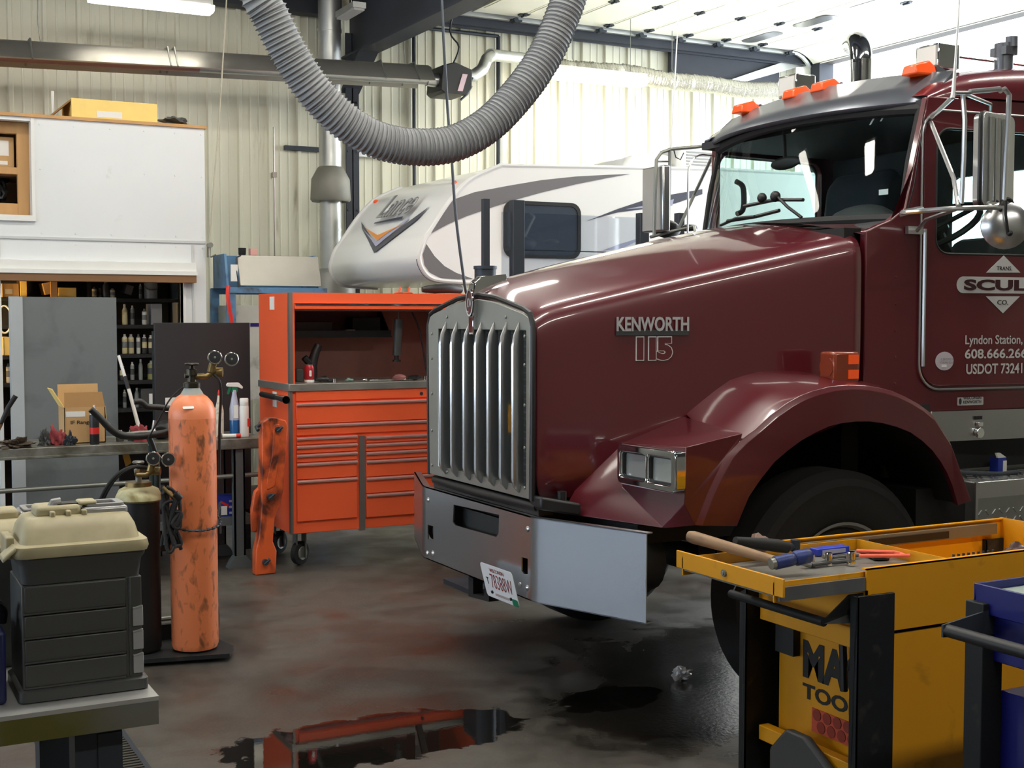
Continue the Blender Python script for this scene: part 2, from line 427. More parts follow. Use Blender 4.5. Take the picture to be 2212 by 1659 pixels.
# eave strut along the wall, frame column and haunched rafter
b = B(); b.box(XL, 2.1, YB-.2, YB-.03, 4.74, 4.95).box(2.4, XR, YB-.2, YB-.03, 4.80, 4.98)
struct('trim_3', b, m_beam, label='dark eave beam along the top of the siding')
b = B(); b.box(2.17, 2.31, YB-.12, YB-.10, 0, 4.6).box(2.235, 2.247, YB-.12, YB-.03, 0, 4.6)
for z in (.4, 1.2, 2.0, 2.8, 3.4, 3.9):
    for x in (2.19, 2.29): b.cyl((x, YB-.135, z), (x, YB-.12, z), .012, n=6)
struct('trim_4', b, m_beam, label='dark steel column standing against the siding')
b = B(); fx = lambda y, z: (2.24, y, z)
b.prism([fx(7.45, 4.36), fx(4.6, 4.34), fx(0.5, 4.75), fx(-6, 5.0), fx(-6, 5.3), fx(7.45, 5.3)], (.014, 0, 0))
b.prism([(2.14, 7.45, 4.34), (2.14, 4.6, 4.32), (2.14, .5, 4.73), (2.14, -6, 4.98), (2.14, -6, 5.0), (2.14, .5, 4.75), (2.14, 4.6, 4.34), (2.14, 7.45, 4.36)], (.22, 0, 0))
b.prism([(2.14, 7.45, 4.0), (2.14, 6.9, 4.34), (2.14, 6.9, 4.36), (2.14, 7.45, 4.03)], (.2, 0, 0))
struct('trim_5', b, m_beam, label='deep dark rafter haunch running up from the column')
for i, y in enumerate((5.3, 3.6, 1.9, .2, -1.6)):
    struct('trim_%d' % (6+i), B().box(XL, 2.1, y-.04, y+.04, 5.06, 5.3), m_beam, label='dark roof purlin under the deck')
struct('trim_11', B().box(1.54, 1.93, 7.44, 7.49, 3.385, 3.43), m_darksteel, label='short dark bracket bar bolted to the siding beside the flue')
struct('trim_12', B().box(2.31, 2.75, 7.42, 7.46, 3.36, 3.41), m_white, label='pale girt stub right of the column')

# raised sectional overhead door under the roof of the bay
DZ = 4.92
db = B().box(4.1, 4.13, 1.2, 7.1, DZ, DZ+.05)
door = struct('door_1', db, m_fixt, label='white sectional overhead door raised flat under the roof')
m_panel = M('door_panel_white', (230,228,214), .4, var=.03)
xs = [3.52+.535*i for i in range(9)]
m_doorglass = M('door_window_dark', (96,96,94), .2)
for i in range(8):
    x0, x1 = xs[i]+.004, xs[i+1]-.004
    pb = B().box(x0, x1, 1.2, 7.18, DZ, DZ+.045)
    for yy in (1.35, 2.8, 4.25, 5.7): pb.box(x0+.03, x1-.03, yy, yy+1.28, DZ-.006, DZ)
    pn = struct('panel_section', pb, m_panel, door)
    if i == 6:
        for yy in (1.9, 2.8, 3.7, 4.62, 5.52, 6.42):
            wb = B().plate(rrect(x0+.16, x1-.16, yy, yy+.62, .1, 5), [], lambda a, c: (a, c, DZ-.012), (0,0,.02)); wb.done('oval_window', m_doorglass, pn)
    if i:
        for yy in (7.05, 6.1, 4.75, 3.4, 2.0):
            hb = B().box(xs[i]-.05, xs[i]+.05, yy-.035, yy+.035, DZ-.014, DZ-.002).cyl((xs[i], yy-.04, DZ-.018), (xs[i], yy+.04, DZ-.018), .012, n=8).box(xs[i]-.02, xs[i]+.02, yy-.07, yy+.07, DZ-.012, DZ-.004)
            hb.done('hinge', m_darksteel, pn)
# the curved part behind: last section tipping down towards the opening
cb = B(); arc = [(xs[-1]+.02+.45*math.sin(R(a)), DZ-.45+.45*math.cos(R(a))) for a in range(0, 50, 8)]
cb.loft([[(x, y, z) for x, z in arc]+[(x, y, z+.05) for x, z in reversed(arc)] for y in (1.2, 7.18)]); cb.done('panel_section', m_panel, door)
for y in (7.24, 1.12):
    tb = B().box(3.3, 7.85, y-.012, y+.012, DZ-.045, DZ+.05).box(3.3, 7.85, y-.04, y-.012, DZ-.045, DZ-.035)
    tb.tube([(7.85+.35*math.sin(R(a)), y, DZ-.35+.35*math.cos(R(a))) for a in range(0, 91, 15)]+[(8.19, y, 4.0), (8.19, y, .1)], .03, 6)
    tb.done('track', m_galv, door)
    for x in xs[1:]:
        rb = B().box(x-.08, x+.05, y-.07, y-.012, DZ-.05, DZ-.03).cyl((x-.03, y-.09, DZ-.04), (x-.03, y-.01, DZ-.04), .028, n=10); rb.done('roller_bracket', m_darksteel, door)
bb = B()
bb.box(3.3, 8.1, 7.3, 7.33, DZ-.02, DZ+.1).box(3.2, 8.1, 7.36, 7.39, DZ-.14, DZ-.08)
bb.tube([(4.6, 7.3, DZ), (4.4, 7.32, DZ-.25), (4.4, 7.3, DZ-.4)], .018, 6).done('track_support', m_beam, door)
struct('trim_13', B().prism([(7.0, 7.35, 4.45), (8.15, 7.35, 4.80), (8.15, 7.35, 4.93), (7.0, 7.35, 4.52)], (0, .06, 0)), m_galv, label='pale diagonal brace by the corner of the doorway')
struct('trim_14', B().box(6.2, 7.8, 7.40, 7.46, 4.45, 4.86), m_beam, label='dark panel above the siding near the corner')

# parts room partition
PY = 5.6
def pf(a, c): return (a, PY, c)
b = B().plate([(-4.2, 0), (.245, 0), (.245, 3.27), (-4.2, 3.27)], [[(-3.3, 2.49), (-1.115, 2.49), (-1.115, 3.24), (-3.3, 3.24)], [(-1.372, .02), (.05, .02), (.05, 2.06), (-1.372, 2.06)]], pf, (0, .09, 0))
for z in (3.22, 2.87, 2.37, 2.28):
    for x in (-1.06, -.80, -.52, -.25, .0, .22): b.cyl((x, PY-.006, z), (x, PY, z), .008, n=6)
part = struct('wall_partition', b, m_white, label='white panelled partition of the parts room')
B().box(-4.2, .245, PY-.012, PY, 2.315, 2.335).box(.125, .14, PY-.012, PY, .02, 2.30).box(-1.385, -1.372, PY-.012, PY, 2.17, 2.30).done('batten', M('batten_grey', (196,198,198), .5), part)
B().box(-1.13, -1.105, PY-.02, PY+.1, 2.46, 3.26).box(-3.3, -1.105, PY-.03, PY+.1, 2.455, 2.50).done('opening_trim', m_whitetrim, part)
B().box(-4.2, .15, PY-.075, PY, 2.075, 2.15).done('header_flange', m_whitetrim, part, bevel=.004)
B().box(-4.2, .15, PY-.11, PY, 2.045, 2.075).done('header_board', m_whitetrim, part)
B().box(-4.2, .14, PY-.10, PY+.09, 1.985, 2.045).done('header_soffit', m_darkwood, part)
B().box(-1.40, -1.372, PY-.02, PY+.1, 0, 2.0).box(.05, .07, PY-.02, PY+.1, 0, 2.0).done('jamb', m_whitetrim, part)
B().box(-4.2, .26, PY-.02, YB-.04, 3.27, 3.295).done('top_deck', m_wood, part)
B().box(.165, .245, PY+.09, YB-.04, 0, 3.27).done('end_panel', m_white, part)
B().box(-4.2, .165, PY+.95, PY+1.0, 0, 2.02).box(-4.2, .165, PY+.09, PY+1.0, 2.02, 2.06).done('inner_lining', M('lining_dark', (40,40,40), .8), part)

# ================================================================ things on and in the partition
def carton(name, x0, x1, y0, y1, z0, z1, m, label, cat='box', rot=None, group=None, labelrect=None):
    t = thing(name, label, cat, ((x0+x1)/2, (y0+y1)/2, z0), group)
    if rot: t.rotation_euler = rot
    B().box(x0, x1, y0, y1, z0, z1).done('body', m, t, bevel=.004)
    if labelrect:
        for (a0, a1, c0, c1) in labelrect: B().box(a0, a1, y0-.003, y0-.0005, c0, c1).done('paper_label', m_paper, t)
    return t
t = carton('cardboard_tray', -.815, -.135, 5.62, 6.1, 3.297, 3.45, m_cardyel, 'yellow cardboard box lying on top of the white parts room', labelrect=[(-.62,-.42,3.31,3.36)])
B().f([(-.85, 5.63, 3.30), (-.80, 5.63, 3.44), (-.80, 6.1, 3.44), (-.95, 6.1, 3.30)])
B().prism([(-.98, 5.66, 3.30), (-.82, 5.63, 3.44), (-.82, 6.05, 3.44), (-.98, 6.05, 3.30)], (.01, 0, -.008)).done('flap', m_carddk, t)
tag(B().blob((.03, 5.75, 3.337), .10, (1.0, .8, .38), .35, 3).done('scrap_bag', m_greypl, None), 'dark crumpled scrap bag on top of the parts room right of the yellow box', 'bag')
tag(B().cyl((-.93, 5.8, 3.30), (-.93, 5.8, 3.52), .012, n=8).done('plastic_pipe', m_whitetrim), 'short white pipe standing on the parts room left of the yellow box', 'pipe')
# upper opening: crate wood frame, carton and dark cables
t = thing('storage_crate', 'pine crate frame filling the upper opening of the parts room', 'crate', (-1.3, 5.8, 2.5))
B().box(-1.215, -1.125, 5.72, 5.78, 2.5, 3.24).box(-2.2, -1.215, 5.72, 5.78, 3.15, 3.24).box(-2.2, -1.215, 5.72, 5.78, 2.83, 2.885).box(-2.2, -1.215, 5.72, 5.78, 2.5, 2.60).done('frame', m_wood, t, bevel=.003)
B().box(-2.2, -1.13, 6.3, 6.33, 2.5, 3.24).box(-2.2, -1.13, 5.78, 6.3, 2.82, 2.84).done('back_panel', m_darkwood, t)
carton('cardboard_carton', -2.0, -1.23, 5.80, 6.2, 2.886, 3.13, m_card, 'brown carton with white stickers in the upper opening', labelrect=[(-1.40,-1.27,2.98,3.10),(-1.36,-1.28,2.91,2.94)])
b = B(); rr = random.Random(3)
for i in range(16):
    p = [(rr.uniform(-1.8,-1.25), rr.uniform(5.82,6.15), rr.uniform(2.63,2.80)) for _ in range(5)]
    b.tube([V(q) for q in p], .016, 6, smooth=4)
tag(b.done('cable_heap', m_black), 'tangled black cables heaped in the crate', 'cables', kind='stuff')
# rope with hook at the corner of the partition
rt = on(493, -60, y=5.52); rb_ = on(452, 522, y=5.52)
t = thing('pull_rope', 'thin pull rope from the roof tied to a hook at the partition corner', 'rope', (rb_.x, rb_.y, rb_.z))
B().tube([rt, rt.lerp(rb_, .5)+V((.01,0,-.01)), rb_, rb_+V((0,0,-.2))], .006, 6).done('rope', M('rope_beige', (178,170,150), .8), t)
B().box(.249, .275, 5.55, 5.58, 2.20, 2.31).tube([(.262,5.55,2.21),(.262,5.49,2.20),(.30,5.48,2.22)], .007, 6).cyl((.262,5.50,2.30),(.262,5.56,2.30), .022, n=12).done('hook', m_rawsteel, t)

# a bare bulb lights the left end of the parts room
t = thing('bare_bulb', 'warm bare bulb hanging inside the parts room, left of the opening', 'lamp', (-1.75, 5.82, 1.80))
B().ball((-1.75,5.82,1.80), .035, 12).done('bulb', M('warm_bulb', (255,206,130), .4, emit=330), t); B().cyl((-1.75,5.82,1.83),(-1.75,5.82,1.88), .02, n=10).tube([(-1.75,5.82,1.88),(-1.75,5.82,2.02)], .005, 5).done('socket', m_black, t)
# shelving in the lower opening
SY0, SY1 = 5.95, 6.45
sh = thing('storage_shelving', 'dark steel shelving full of cans inside the parts room', 'shelving', (-.6, 6.2, 0))
zs = [on(300, v, y=SY0).z for v in (645, 702, 765, 822, 882, 945)]
for i, z in enumerate(zs):
    B().box(-1.36, .12, SY0, SY1, z-.03, z).done('shelf_board', m_blackpaint, sh)
B().box(-1.36, .12, SY1, SY1+.015, .05, 2.0).done('back_panel', m_black, sh)
for x in (-1.36, -.66, .10):
    B().box(x, x+.025, SY0, SY0+.03, 0, 2.0).done('upright', m_blackpaint, sh)
m_can = [M('can_cream', (208,196,150), .4, dirt=(150,130,90), ds=20, dt=.6), M('can_grey', (120,122,120), .4), M('can_dark', (56,56,56), .45), M('can_white', (206,204,192), .45), M('can_green', (140,138,84), .45)]
CANNAMES = ['cream', 'grey', 'dark', 'white', 'olive green']
ROWS = ['topmost', 'second', 'third', 'fourth', 'fifth']
def can(u0, u1, v0, row, kind=0, style='can', place=''):
    z = zs[row]+.002; y = SY0+.075+.02*(u0 % 3)
    a, c = on(u0, 650, y=y), on(u1, 650, y=y); r = (c.x-a.x)/2; x = (a.x+c.x)/2; h = on((u0+u1)/2, v0, y=y).z-z
    nm = {'can':'spray_can', 'bottle':'oil_bottle', 'tin':'paint_tin'}[style]
    t = thing(nm, '%s %s %s on the %s parts room shelf' % (CANNAMES[kind], nm.replace('_',' '), place, ROWS[row]), 'can' if style != 'bottle' else 'bottle', (x, y, z))
    if style == 'can':
        B().lathe([(r*.9,0),(r,.006),(r,h*.80),(r*.92,h*.82)], (x,y,z), 14).done('body', m_can[kind], t)
        B().lathe([(r*.9,h*.82),(r*.6,h*.88),(r*.45,h*.89),(r*.45,h)], (x,y,z), 12).done('cap', m_can[3 if kind != 3 else 1], t)
        B().cyl((x,y,z+h*.3),(x,y,z+h*.62), r*1.012, n=14).done('paper_wrap', m_can[(kind+1) % 3], t)
    elif style == 'bottle':
        B().lathe([(r*.95,0),(r,.01),(r,h*.68),(r*.45,h*.86),(r*.4,h*.9)], (x,y,z), 14).done('body', m_can[kind], t)
        B().cyl((x,y,z+h*.88),(x,y,z+h), r*.48, n=12).done('cap', m_can[3], t)
    else:
        B().lathe([(r*.98,0),(r,.01),(r,h*.9),(r*1.04,h*.92),(r*1.04,h),(r*.9,h)], (x,y,z), 20).done('body', m_can[kind], t)
        B().tube([(x-r,y-.01,z+h*.8),(x-r*.6,y-r*.98,z+h*.55),(x+r*.6,y-r*.98,z+h*.55),(x+r,y-.01,z+h*.8)], .006, 6, smooth=4).done('bail_handle', m_rawsteel, t)
can(198,209,620,0,3,'can','left of the tall dark bottle'); can(212,220,622,0,1,'can','beside the tall dark bottle'); can(222,236,606,0,2,'bottle','with a white cap'); can(237,249,623,0,0,'can','right of the tall dark bottle')
can(300,307,613,0,1,'can','left of the pail'); can(312,340,611,0,1,'tin','with a bail handle')
can(263,275,657,1,0,'bottle','at the left end'); can(281,290,660,1,1,'can','second from the left'); can(306,317,667,1,3,'can','with a pale wrap')
can(262,274,722,2,0,'can','leftmost'); can(275,288,722,2,0,'can','with a worn wrap, second'); can(293,302,722,2,3,'can','thin'); can(305,316,723,2,2,'can','fourth'); can(319,329,724,2,2,'can','fifth'); can(331,342,722,2,1,'can','rightmost')
can(256,267,786,3,2,'can','leftmost'); can(279,288,782,3,1,'can','second'); can(297,306,776,3,1,'bottle','narrow'); can(316,336,779,3,4,'can','fat')
can(262,270,842,4,1,'can','leftmost'); can(287,298,838,4,1,'bottle','beside the grey crate')
def shelfbox(u0, u1, v0, row, m, label, name='parts_box', tilt=0., lr=None, y=None):
    y = y or SY0+.04; z = zs[row]+.002; a, c = on(u0, v0, y=y), on(u1, v0, y=y)
    t = carton(name, a.x, c.x, y, y+.22, z+(.02 if tilt else 0), a.z, m, label, labelrect=lr and [(a.x+.02, a.x+(c.x-a.x)*.6, z+.03, z+(a.z-z)*.6)])
    if tilt: t.rotation_euler = (0, tilt, 0); t.location.z += .012
    return t
shelfbox(5, 41, 612, 0, m_card, 'brown labelled carton at the left end of the top shelf', lr=1)
shelfbox(43, 58, 600, 0, m_cardyel, 'tall pale box with a blue edge on the top shelf', lr=None)
shelfbox(97, 122, 612, 0, m_card, 'small tilted open carton on the top shelf', tilt=-.22)
shelfbox(126, 165, 621, 0, m_cardyel, 'low tan carton right of the tilted one on the top shelf')
tag(B().box(-.955, -.905, 5.9, 5.94, 1.5, 2.03).done('shelf_post', m_wood), 'pine post between the cartons and the cans', 'post')
shelfbox(268, 284, 618, 0, m_greypl, 'small grey tool case tilted on the top shelf', 'tool_case', .3)
shelfbox(327, 350, 656, 1, m_greypl2, 'grey plastic jug box on the second shelf', 'jug')
t = shelfbox(305, 340, 840, 4, m_greypl, 'dark grey crate with a white card on the fifth shelf', 'plastic_crate')
pp = on(322, 852, y=SY0+.037); B().box(pp.x, pp.x+.045, SY0+.036, SY0+.0395, zs[4]+.03, zs[4]+.12).done('white_card', m_paper, t)
# narrow slot left of the grey board
shelfbox(8, 20, 728, 2, m_cardyel, 'yellow carton end seen left of the grey board', y=SY0+.02)
tag(B().tube([(on(10,700,y=5.9).x+.05*math.cos(a/4), 5.9, on(10,690,y=5.9).z+.11*math.sin(a/4)) for a in range(50)], .008, 6).done('wire_coil', m_whitetrim), 'pale wire coil hanging left of the grey board', 'coil')
can(10,19,785,3,3,'can','seen left of the grey board')

# grey board and charcoal board standing behind the bench
g0, g1 = on(48,640,y=4.6), on(252,1040,y=4.6)
t = thing('board_partition', 'tall mid grey board standing behind the workbench', 'board', (-1.0, 4.6, 0))
b = B().box(-1.34, -.685, 4.6, 4.63, 0, 1.845)
for z in (.7, 1.1, 1.45, 1.7):
    for x in (-1.32, -.71): b.cyl((x,4.596,z),(x,4.6,z), .006, n=6)
b.done('board', m_greyboard, t)
B().box(-1.425, -1.34, 4.59, 4.68, 0, 1.848).done('stud', m_greytrim, t)
B().box(-.72, -.685, 4.63, 4.72, 0, 1.8).done('rear_stud', m_greytrim, t)
t = thing('bench_backboard', 'charcoal board standing at the rear of the workbench', 'board', (-.2, 3.99, 0))
B().box(-.55, .135, 3.96, 3.99, .3, 1.66).done('board', m_blackboard, t, bevel=.003)
B().box(-.55, -.51, 3.99, 4.05, 0, 1.6).box(.095, .135, 3.99, 4.05, 0, 1.6).done('leg', m_blackpaint, t)

# ================================================================ wall furniture
def fluor(name_label, x0, x1, y, z, lens=None):
    t = thing('fluorescent_light', name_label, 'light', ((x0+x1)/2, y, z))
    B().box(x0+.02, x1-.02, y-.13, y+.13, z+.05, z+.12).done('housing', m_fixt, t)
    prof = [(-.135,.055),(-.12,.01),(-.08,0),(.08,0),(.12,.01),(.135,.055)]
    B().loft([[(x, y+a*k, z+c) for a, c in prof] for x, k in ((x0,.86),(x0+.05,1),(x1-.05,1),(x1,.86))]).done('diffuser', lens or m_lens, t)
    for x in (x0+.15, x1-.15): B().tube([(x, y, z+.12), (x, y, ZC)], .004, 5).done('hanger_chain', m_rawsteel, t)
    return t
fluor('fluorescent ceiling light at upper left, above the white partition', -.53, .52, 6.36, 4.40, m_lens_dim)
fluor('fluorescent ceiling light shining on the siding beside the foil duct', 4.14, 5.32, 6.68, 4.20, m_lens_wall)
for x, y, z, hl, lab in ((-2.4, 3.3, 4.9, 1.2, 'long ceiling light in front of the parts room'), (.7, 3.4, 4.9, 1.2, 'long ceiling light over the orange tool chest'), (-2.6, 1.2, 5.0, .6, 'added unseen ceiling light over the bay in front of the truck'), (.6, 1.2, 5.0, .6, 'added unseen ceiling light over the truck bonnet'), (-1.6, -1.3, 5.0, 1.2, 'long ceiling light over the open floor left of the carts'),
        (1.4, -1.3, 5.0, 1.2, 'long ceiling light over the near fender of the truck'), (4.4, -1.3, 5.0, 1.2, 'long ceiling light over the truck door'), (-1.0, -5.8, 5.0, 1.2, 'long added fill light behind the camera on the left'), (2.2, -5.8, 5.0, 1.2, 'long added fill light behind the camera on the right'), (-4.5, 6.3, 4.5, .6, 'added unseen ceiling light over the left end of the partition'), (4.6, 2.6, 4.5, .6, 'added unseen ceiling light beyond the truck cab')):
    fluor(lab, x-hl, x+hl, y, z, m_lens_back if 3 < y < 4 else None)  # unseen lights, several added to brighten the room and fill from the camera side

p = on(768, 24, y=5.6)
t = thing('fluorescent_light', 'unlit white light fixture end glimpsed beside the dark rafter', 'light', (p.x, 5.6, p.z))
B().box(p.x-.06, p.x+.06, 5.5, 5.95, p.z+.01, p.z+.06).done('housing', m_galv, t); B().box(p.x-.05, p.x+.05, 5.51, 5.94, p.z-.01, p.z+.01).done('diffuser', m_greypl2, t); B().tube([(p.x,5.7,p.z+.06),(p.x,5.7,ZC)], .004, 5).done('hanger_chain', m_rawsteel, t)

# radiant tube heater
def hz(x): return 3.925+.034*(x+1.23)
t = thing('tube_heater', 'long radiant tube heater with a dull metal reflector hung along the siding', 'heater', (.8, 6.6, 3.9))
rp = [(-.22,-.085),(-.225,-.075),(-.12,.07),(-.05,.10),(.05,.10),(.12,.07),(.225,-.075),(.22,-.085),(.115,.06),(.048,.09),(-.048,.09),(-.115,.06)]
B().loft([[(x, 6.6+a, hz(x)+.02+c) for a, c in rp] for x in (-6, -2, .9, 2.72)]).done('reflector', m_stainless, t)
B().cyl((-6, 6.55, hz(-6)-.02), (.45, 6.55, hz(.45)-.02), .05, n=16).done('radiant_tube', M('scorched_tube', (150,116,110), .45, .5, var=.15), t)
B().cyl((.45, 6.55, hz(.45)-.02), (2.78, 6.55, hz(2.75)-.02), .05, n=16).done('radiant_tube', m_galv, t)
for x in (-1.0, .16, .22, 2.2, 2.55):
    B().tube([(x,6.37,hz(x)-.06),(x,6.42,hz(x)+.0),(x,6.50,hz(x)+.13),(x,6.7,hz(x)+.13),(x,6.8,hz(x)-.05)], .009, 6).done('hanger_strap', m_rawsteel, t)
for x in (2.5, -.9):
    B().tube([(x,6.6,hz(x)+.12),(x-.02,6.6,hz(x)+.3),(x,6.6,ZC)], .006, 5).done('hanger_chain', m_rawsteel, t)
bx = B().prism([(2.80,6.42,3.93),(2.84,6.42,3.90),(3.08,6.42,3.90),(3.14,6.42,3.97),(3.14,6.42,4.15),(2.95,6.42,4.21),(2.82,6.42,4.17)], (0,.36,0))
bx.done('burner_box', m_black, t, bevel=.008)
B().prism([(2.975,6.412,3.93),(3.03,6.412,3.93),(3.085,6.412,4.10),(3.03,6.412,4.10)], (0,.006,0)).done('warning_label', M('pink_label', (220,190,196), .6), t)
B().box(2.70,2.82,6.52,6.60,4.01,4.06).cyl((2.70,6.55,hz(2.7)-.02),(2.83,6.55,4.04), .062, .075, n=16).done('tube_collar', m_alu, t)
B().tube([(3.11,6.5,4.05),(3.17,6.5,4.0),(3.12,6.5,3.92),(3.05,6.5,3.86)], .012, 6).tube([(3.10,6.45,3.95),(3.16,6.45,4.08)], .01, 6).done('gas_line', m_darksteel, t)
B().tube([(3.0,6.6,4.2),(3.08,6.6,4.4),(2.98,6.6,4.55),(3.05,6.6,4.9),(3.0,6.6,ZC)], .009, 6, smooth=4).done('power_cord', m_black, t)
# galvanised air duct and foil hose
t = thing('air_intake_duct', 'galvanised elbow duct continuing as crinkled foil hose along the siding', 'duct', (4.2, 6.6, 4.2))
B().tube([(3.147,6.6,4.12),(3.24,6.6,4.13),(3.34,6.6,4.20),(3.44,6.7,4.33),(3.56,6.8,4.40),(4.20,6.95,4.43)], [.062,.062,.062,.062,.062,.062], 16).cyl((3.52,6.78,4.39),(3.56,6.80,4.40), .068, n=16).done('elbow_pipe', m_galv, t)
n = 190; pts = []; rs = []; rr = random.Random(5)
for i in range(n):
    x = 4.16+(7.5-4.16)*i/(n-1); pts.append((x, 6.95, 4.375+.06*math.sin(i/30.)*.3-.02*math.sin(i/(n-1)*math.pi*3)**2)); rs.append(.088+(.009 if i % 2 else -.006)+rr.uniform(-.006,.006))
B().tube(pts, rs, 20).done('foil_hose', m_foil, t, ang=20)
for x in (4.6, 5.9): B().tube([(x,6.95,4.27),(x,6.85,4.37),(x,6.95,4.49),(x,6.95,ZC)], .004, 5).done('hanger_wire', m_rawsteel, t)
# gas pipe drop beside the column
tag(B().cyl((2.95,7.43,2.4),(2.95,7.43,4.8), .022, n=8).cyl((3.95,7.43,2.2),(3.95,7.43,4.75), .025, n=8).cyl((2.95,7.43,4.75),(3.95,7.43,4.75), .02, n=8).done('gas_pipe', m_darksteel), 'dark gas pipe dropping down the siding behind the burner', 'pipe')
tag(B().cyl((1.42,7.43,2.3),(1.42,7.43,3.6), .008, n=8).box(1.40,1.44,7.40,7.46,3.1,3.15).done('electrical_conduit', m_trimdark), 'thin grey conduit running up the siding left of the flue', 'conduit')
# furnace flue with storm collar
t = thing('flue_pipe', 'galvanised furnace flue with a flared collar in front of the column', 'flue', (1.86, 7.0, 0))
B().cyl((1.86,7.0,2.15),(1.86,7.0,2.95), .108, n=24).cyl((1.86,7.0,3.1),(1.86,7.0,5.3), .112, n=24).cyl((1.86,7.0,4.5),(1.86,7.0,4.53), .12, n=24).cyl((1.86,7.0,2.55),(1.86,7.0,2.57), .112, n=24).done('pipe', m_galv, t)
B().lathe([(.105,3.19),(.13,3.17),(.19,3.06),(.20,2.86),(.185,2.84),(.17,2.90),(.105,3.1)], (1.86,7.0,0), 24).done('storm_collar', M('weathered_zinc', (138,136,128), .6, .4, var=.25, vs=6), t)
B().lathe([(.24,0),(.24,2.05),(.20,2.14),(.11,2.18)], (1.86,7.0,0), 24).done('heater_tank', M('tank_grey', (150,150,146), .45, .4, var=.1), t)
# big grey exhaust hose slung across the bay
hp = [on(u, v, y=2.2) for u, v in ((520,-160),(556,-20),(582,30),(625,115),(680,198),(745,262),(820,304),(905,318),(985,308),(1060,265),(1130,190),(1180,115),(1215,35),(1236,-30),(1262,-160))]
pts = spline(hp, 34); d = [0.]
for a, c in zip(pts, pts[1:]): d.append(d[-1]+(c-a).length)
N_ = 780; res = []; k = 0
for i in range(N_):
    s = d[-1]*i/(N_-1)
    while k < len(d)-2 and d[k+1] < s: k += 1
    res.append(pts[k].lerp(pts[k+1], (s-d[k])/max(1e-6, d[k+1]-d[k])))
rr = random.Random(2); rs = [.105+(.008 if i % 6 == 0 else (.004 if i % 6 in (1,5) else -.001*(i % 3)))+rr.uniform(-.002,.002) for i in range(N_)]
t = thing('exhaust_hose', 'thick ribbed grey exhaust hose hanging in a big U from the roof', 'hose', (1.1, 2.2, 2.8))
B().tube(res, rs, 22).done('hose_wall', m_hose, t, ang=25)
b = B()
for i in range(0, N_-1, 6):
    dd = (res[min(i+1,N_-1)]-res[max(i-1,0)]).normalized(); u, w_ = b.frame(dd)
    b.tube([res[i]+(u*math.cos(a*.3927)+w_*math.sin(a*.3927))*.1145 for a in range(16)], .0035, 4, closed=True)
b.done('wire_rib', M('hose_rib', (104,106,108), .6), t)
# air line hanging from the roof to the tool chest
cp = [on(952,-60,y=3.9), on(957,60,y=3.8), on(963,170,y=3.8), on(968,250,y=3.8), on(976,345,y=3.7), on(985,470,y=3.6), on(1003,610,y=3.5), on(1008,634,y=3.5)]
tag(B().tube(cp, .011, 6, smooth=5).done('air_line', m_darksteel), 'dark air line hanging from the roof behind the exhaust hose', 'cord')
# parts washer with stainless lid
t = thing('parts_washer', 'steel blue parts washer with a raised stainless lid behind the bench', 'parts washer', (.8, 5.6, 0))
b = B()
for x in (.395, 1.20):
    for y in (5.48, 6.0): b.box(x, x+.07, y, y+.06, 0, 1.95)
b.box(.395,1.27,5.47,5.5,1.90,1.95).box(.395,1.27,6.0,6.05,1.90,1.95)
b.done('frame', m_steelblue, t, bevel=.003)
B().prism([(.40,5.52,1.95),(.40,5.95,1.95),(.40,5.95,2.235),(.40,5.60,2.235)], (.02,0,0)).prism([(1.19,5.52,1.95),(1.19,5.95,1.95),(1.19,5.95,2.235),(1.19,5.60,2.235)], (.02,0,0)).box(.40,1.21,5.93,5.95,1.95,2.235).done('hood_shell', m_steelblue, t)
B().prism([(.50,5.47,1.965),(1.22,5.47,1.965),(1.22,5.56,2.225),(.50,5.56,2.225)], (0,.012,0)).done('lid', m_stainless, t, bevel=.004)
B().tube([(.485,5.47,1.95),(.47,5.47,2.08),(.48,5.5,2.2),(.52,5.52,2.22)], .008, 6).done('lid_stay', m_darksteel, t)
B().box(.42,.48,5.465,5.478,2.0,2.14).done('instruction_label', m_paper, t)
b = B().box(.44,1.22,5.53,5.95,1.0,1.8); b.done('sink_body', M('washer_panel', (176,176,168), .5, var=.2, vs=5, dirt=(80,80,78), ds=6, dt=.68), t)
B().box(.60,.75,5.525,5.53,1.62,1.65).done('blue_label', m_blue, t); B().box(.72,.86,5.52,5.53,1.50,1.535).done('blue_label', m_blue, t)
B().tube([(.39,5.44,1.96),(.38,5.42,1.85),(.42,5.42,1.6),(.45,5.42,1.3)], .018, 8, smooth=4).done('red_hose', m_redpl, t)
tag(B().lathe([(.03,0),(.032,.01),(.034,.06)], (.60,5.75,2.235), 14).done('cup', m_black), 'small black cup on top of the parts washer', 'cup')
tag(B().box(.66,.72,5.7,5.76,2.235,2.29).done('soap_block', M('pink_block', (226,170,160), .6)), 'pink block on top of the parts washer', 'block')

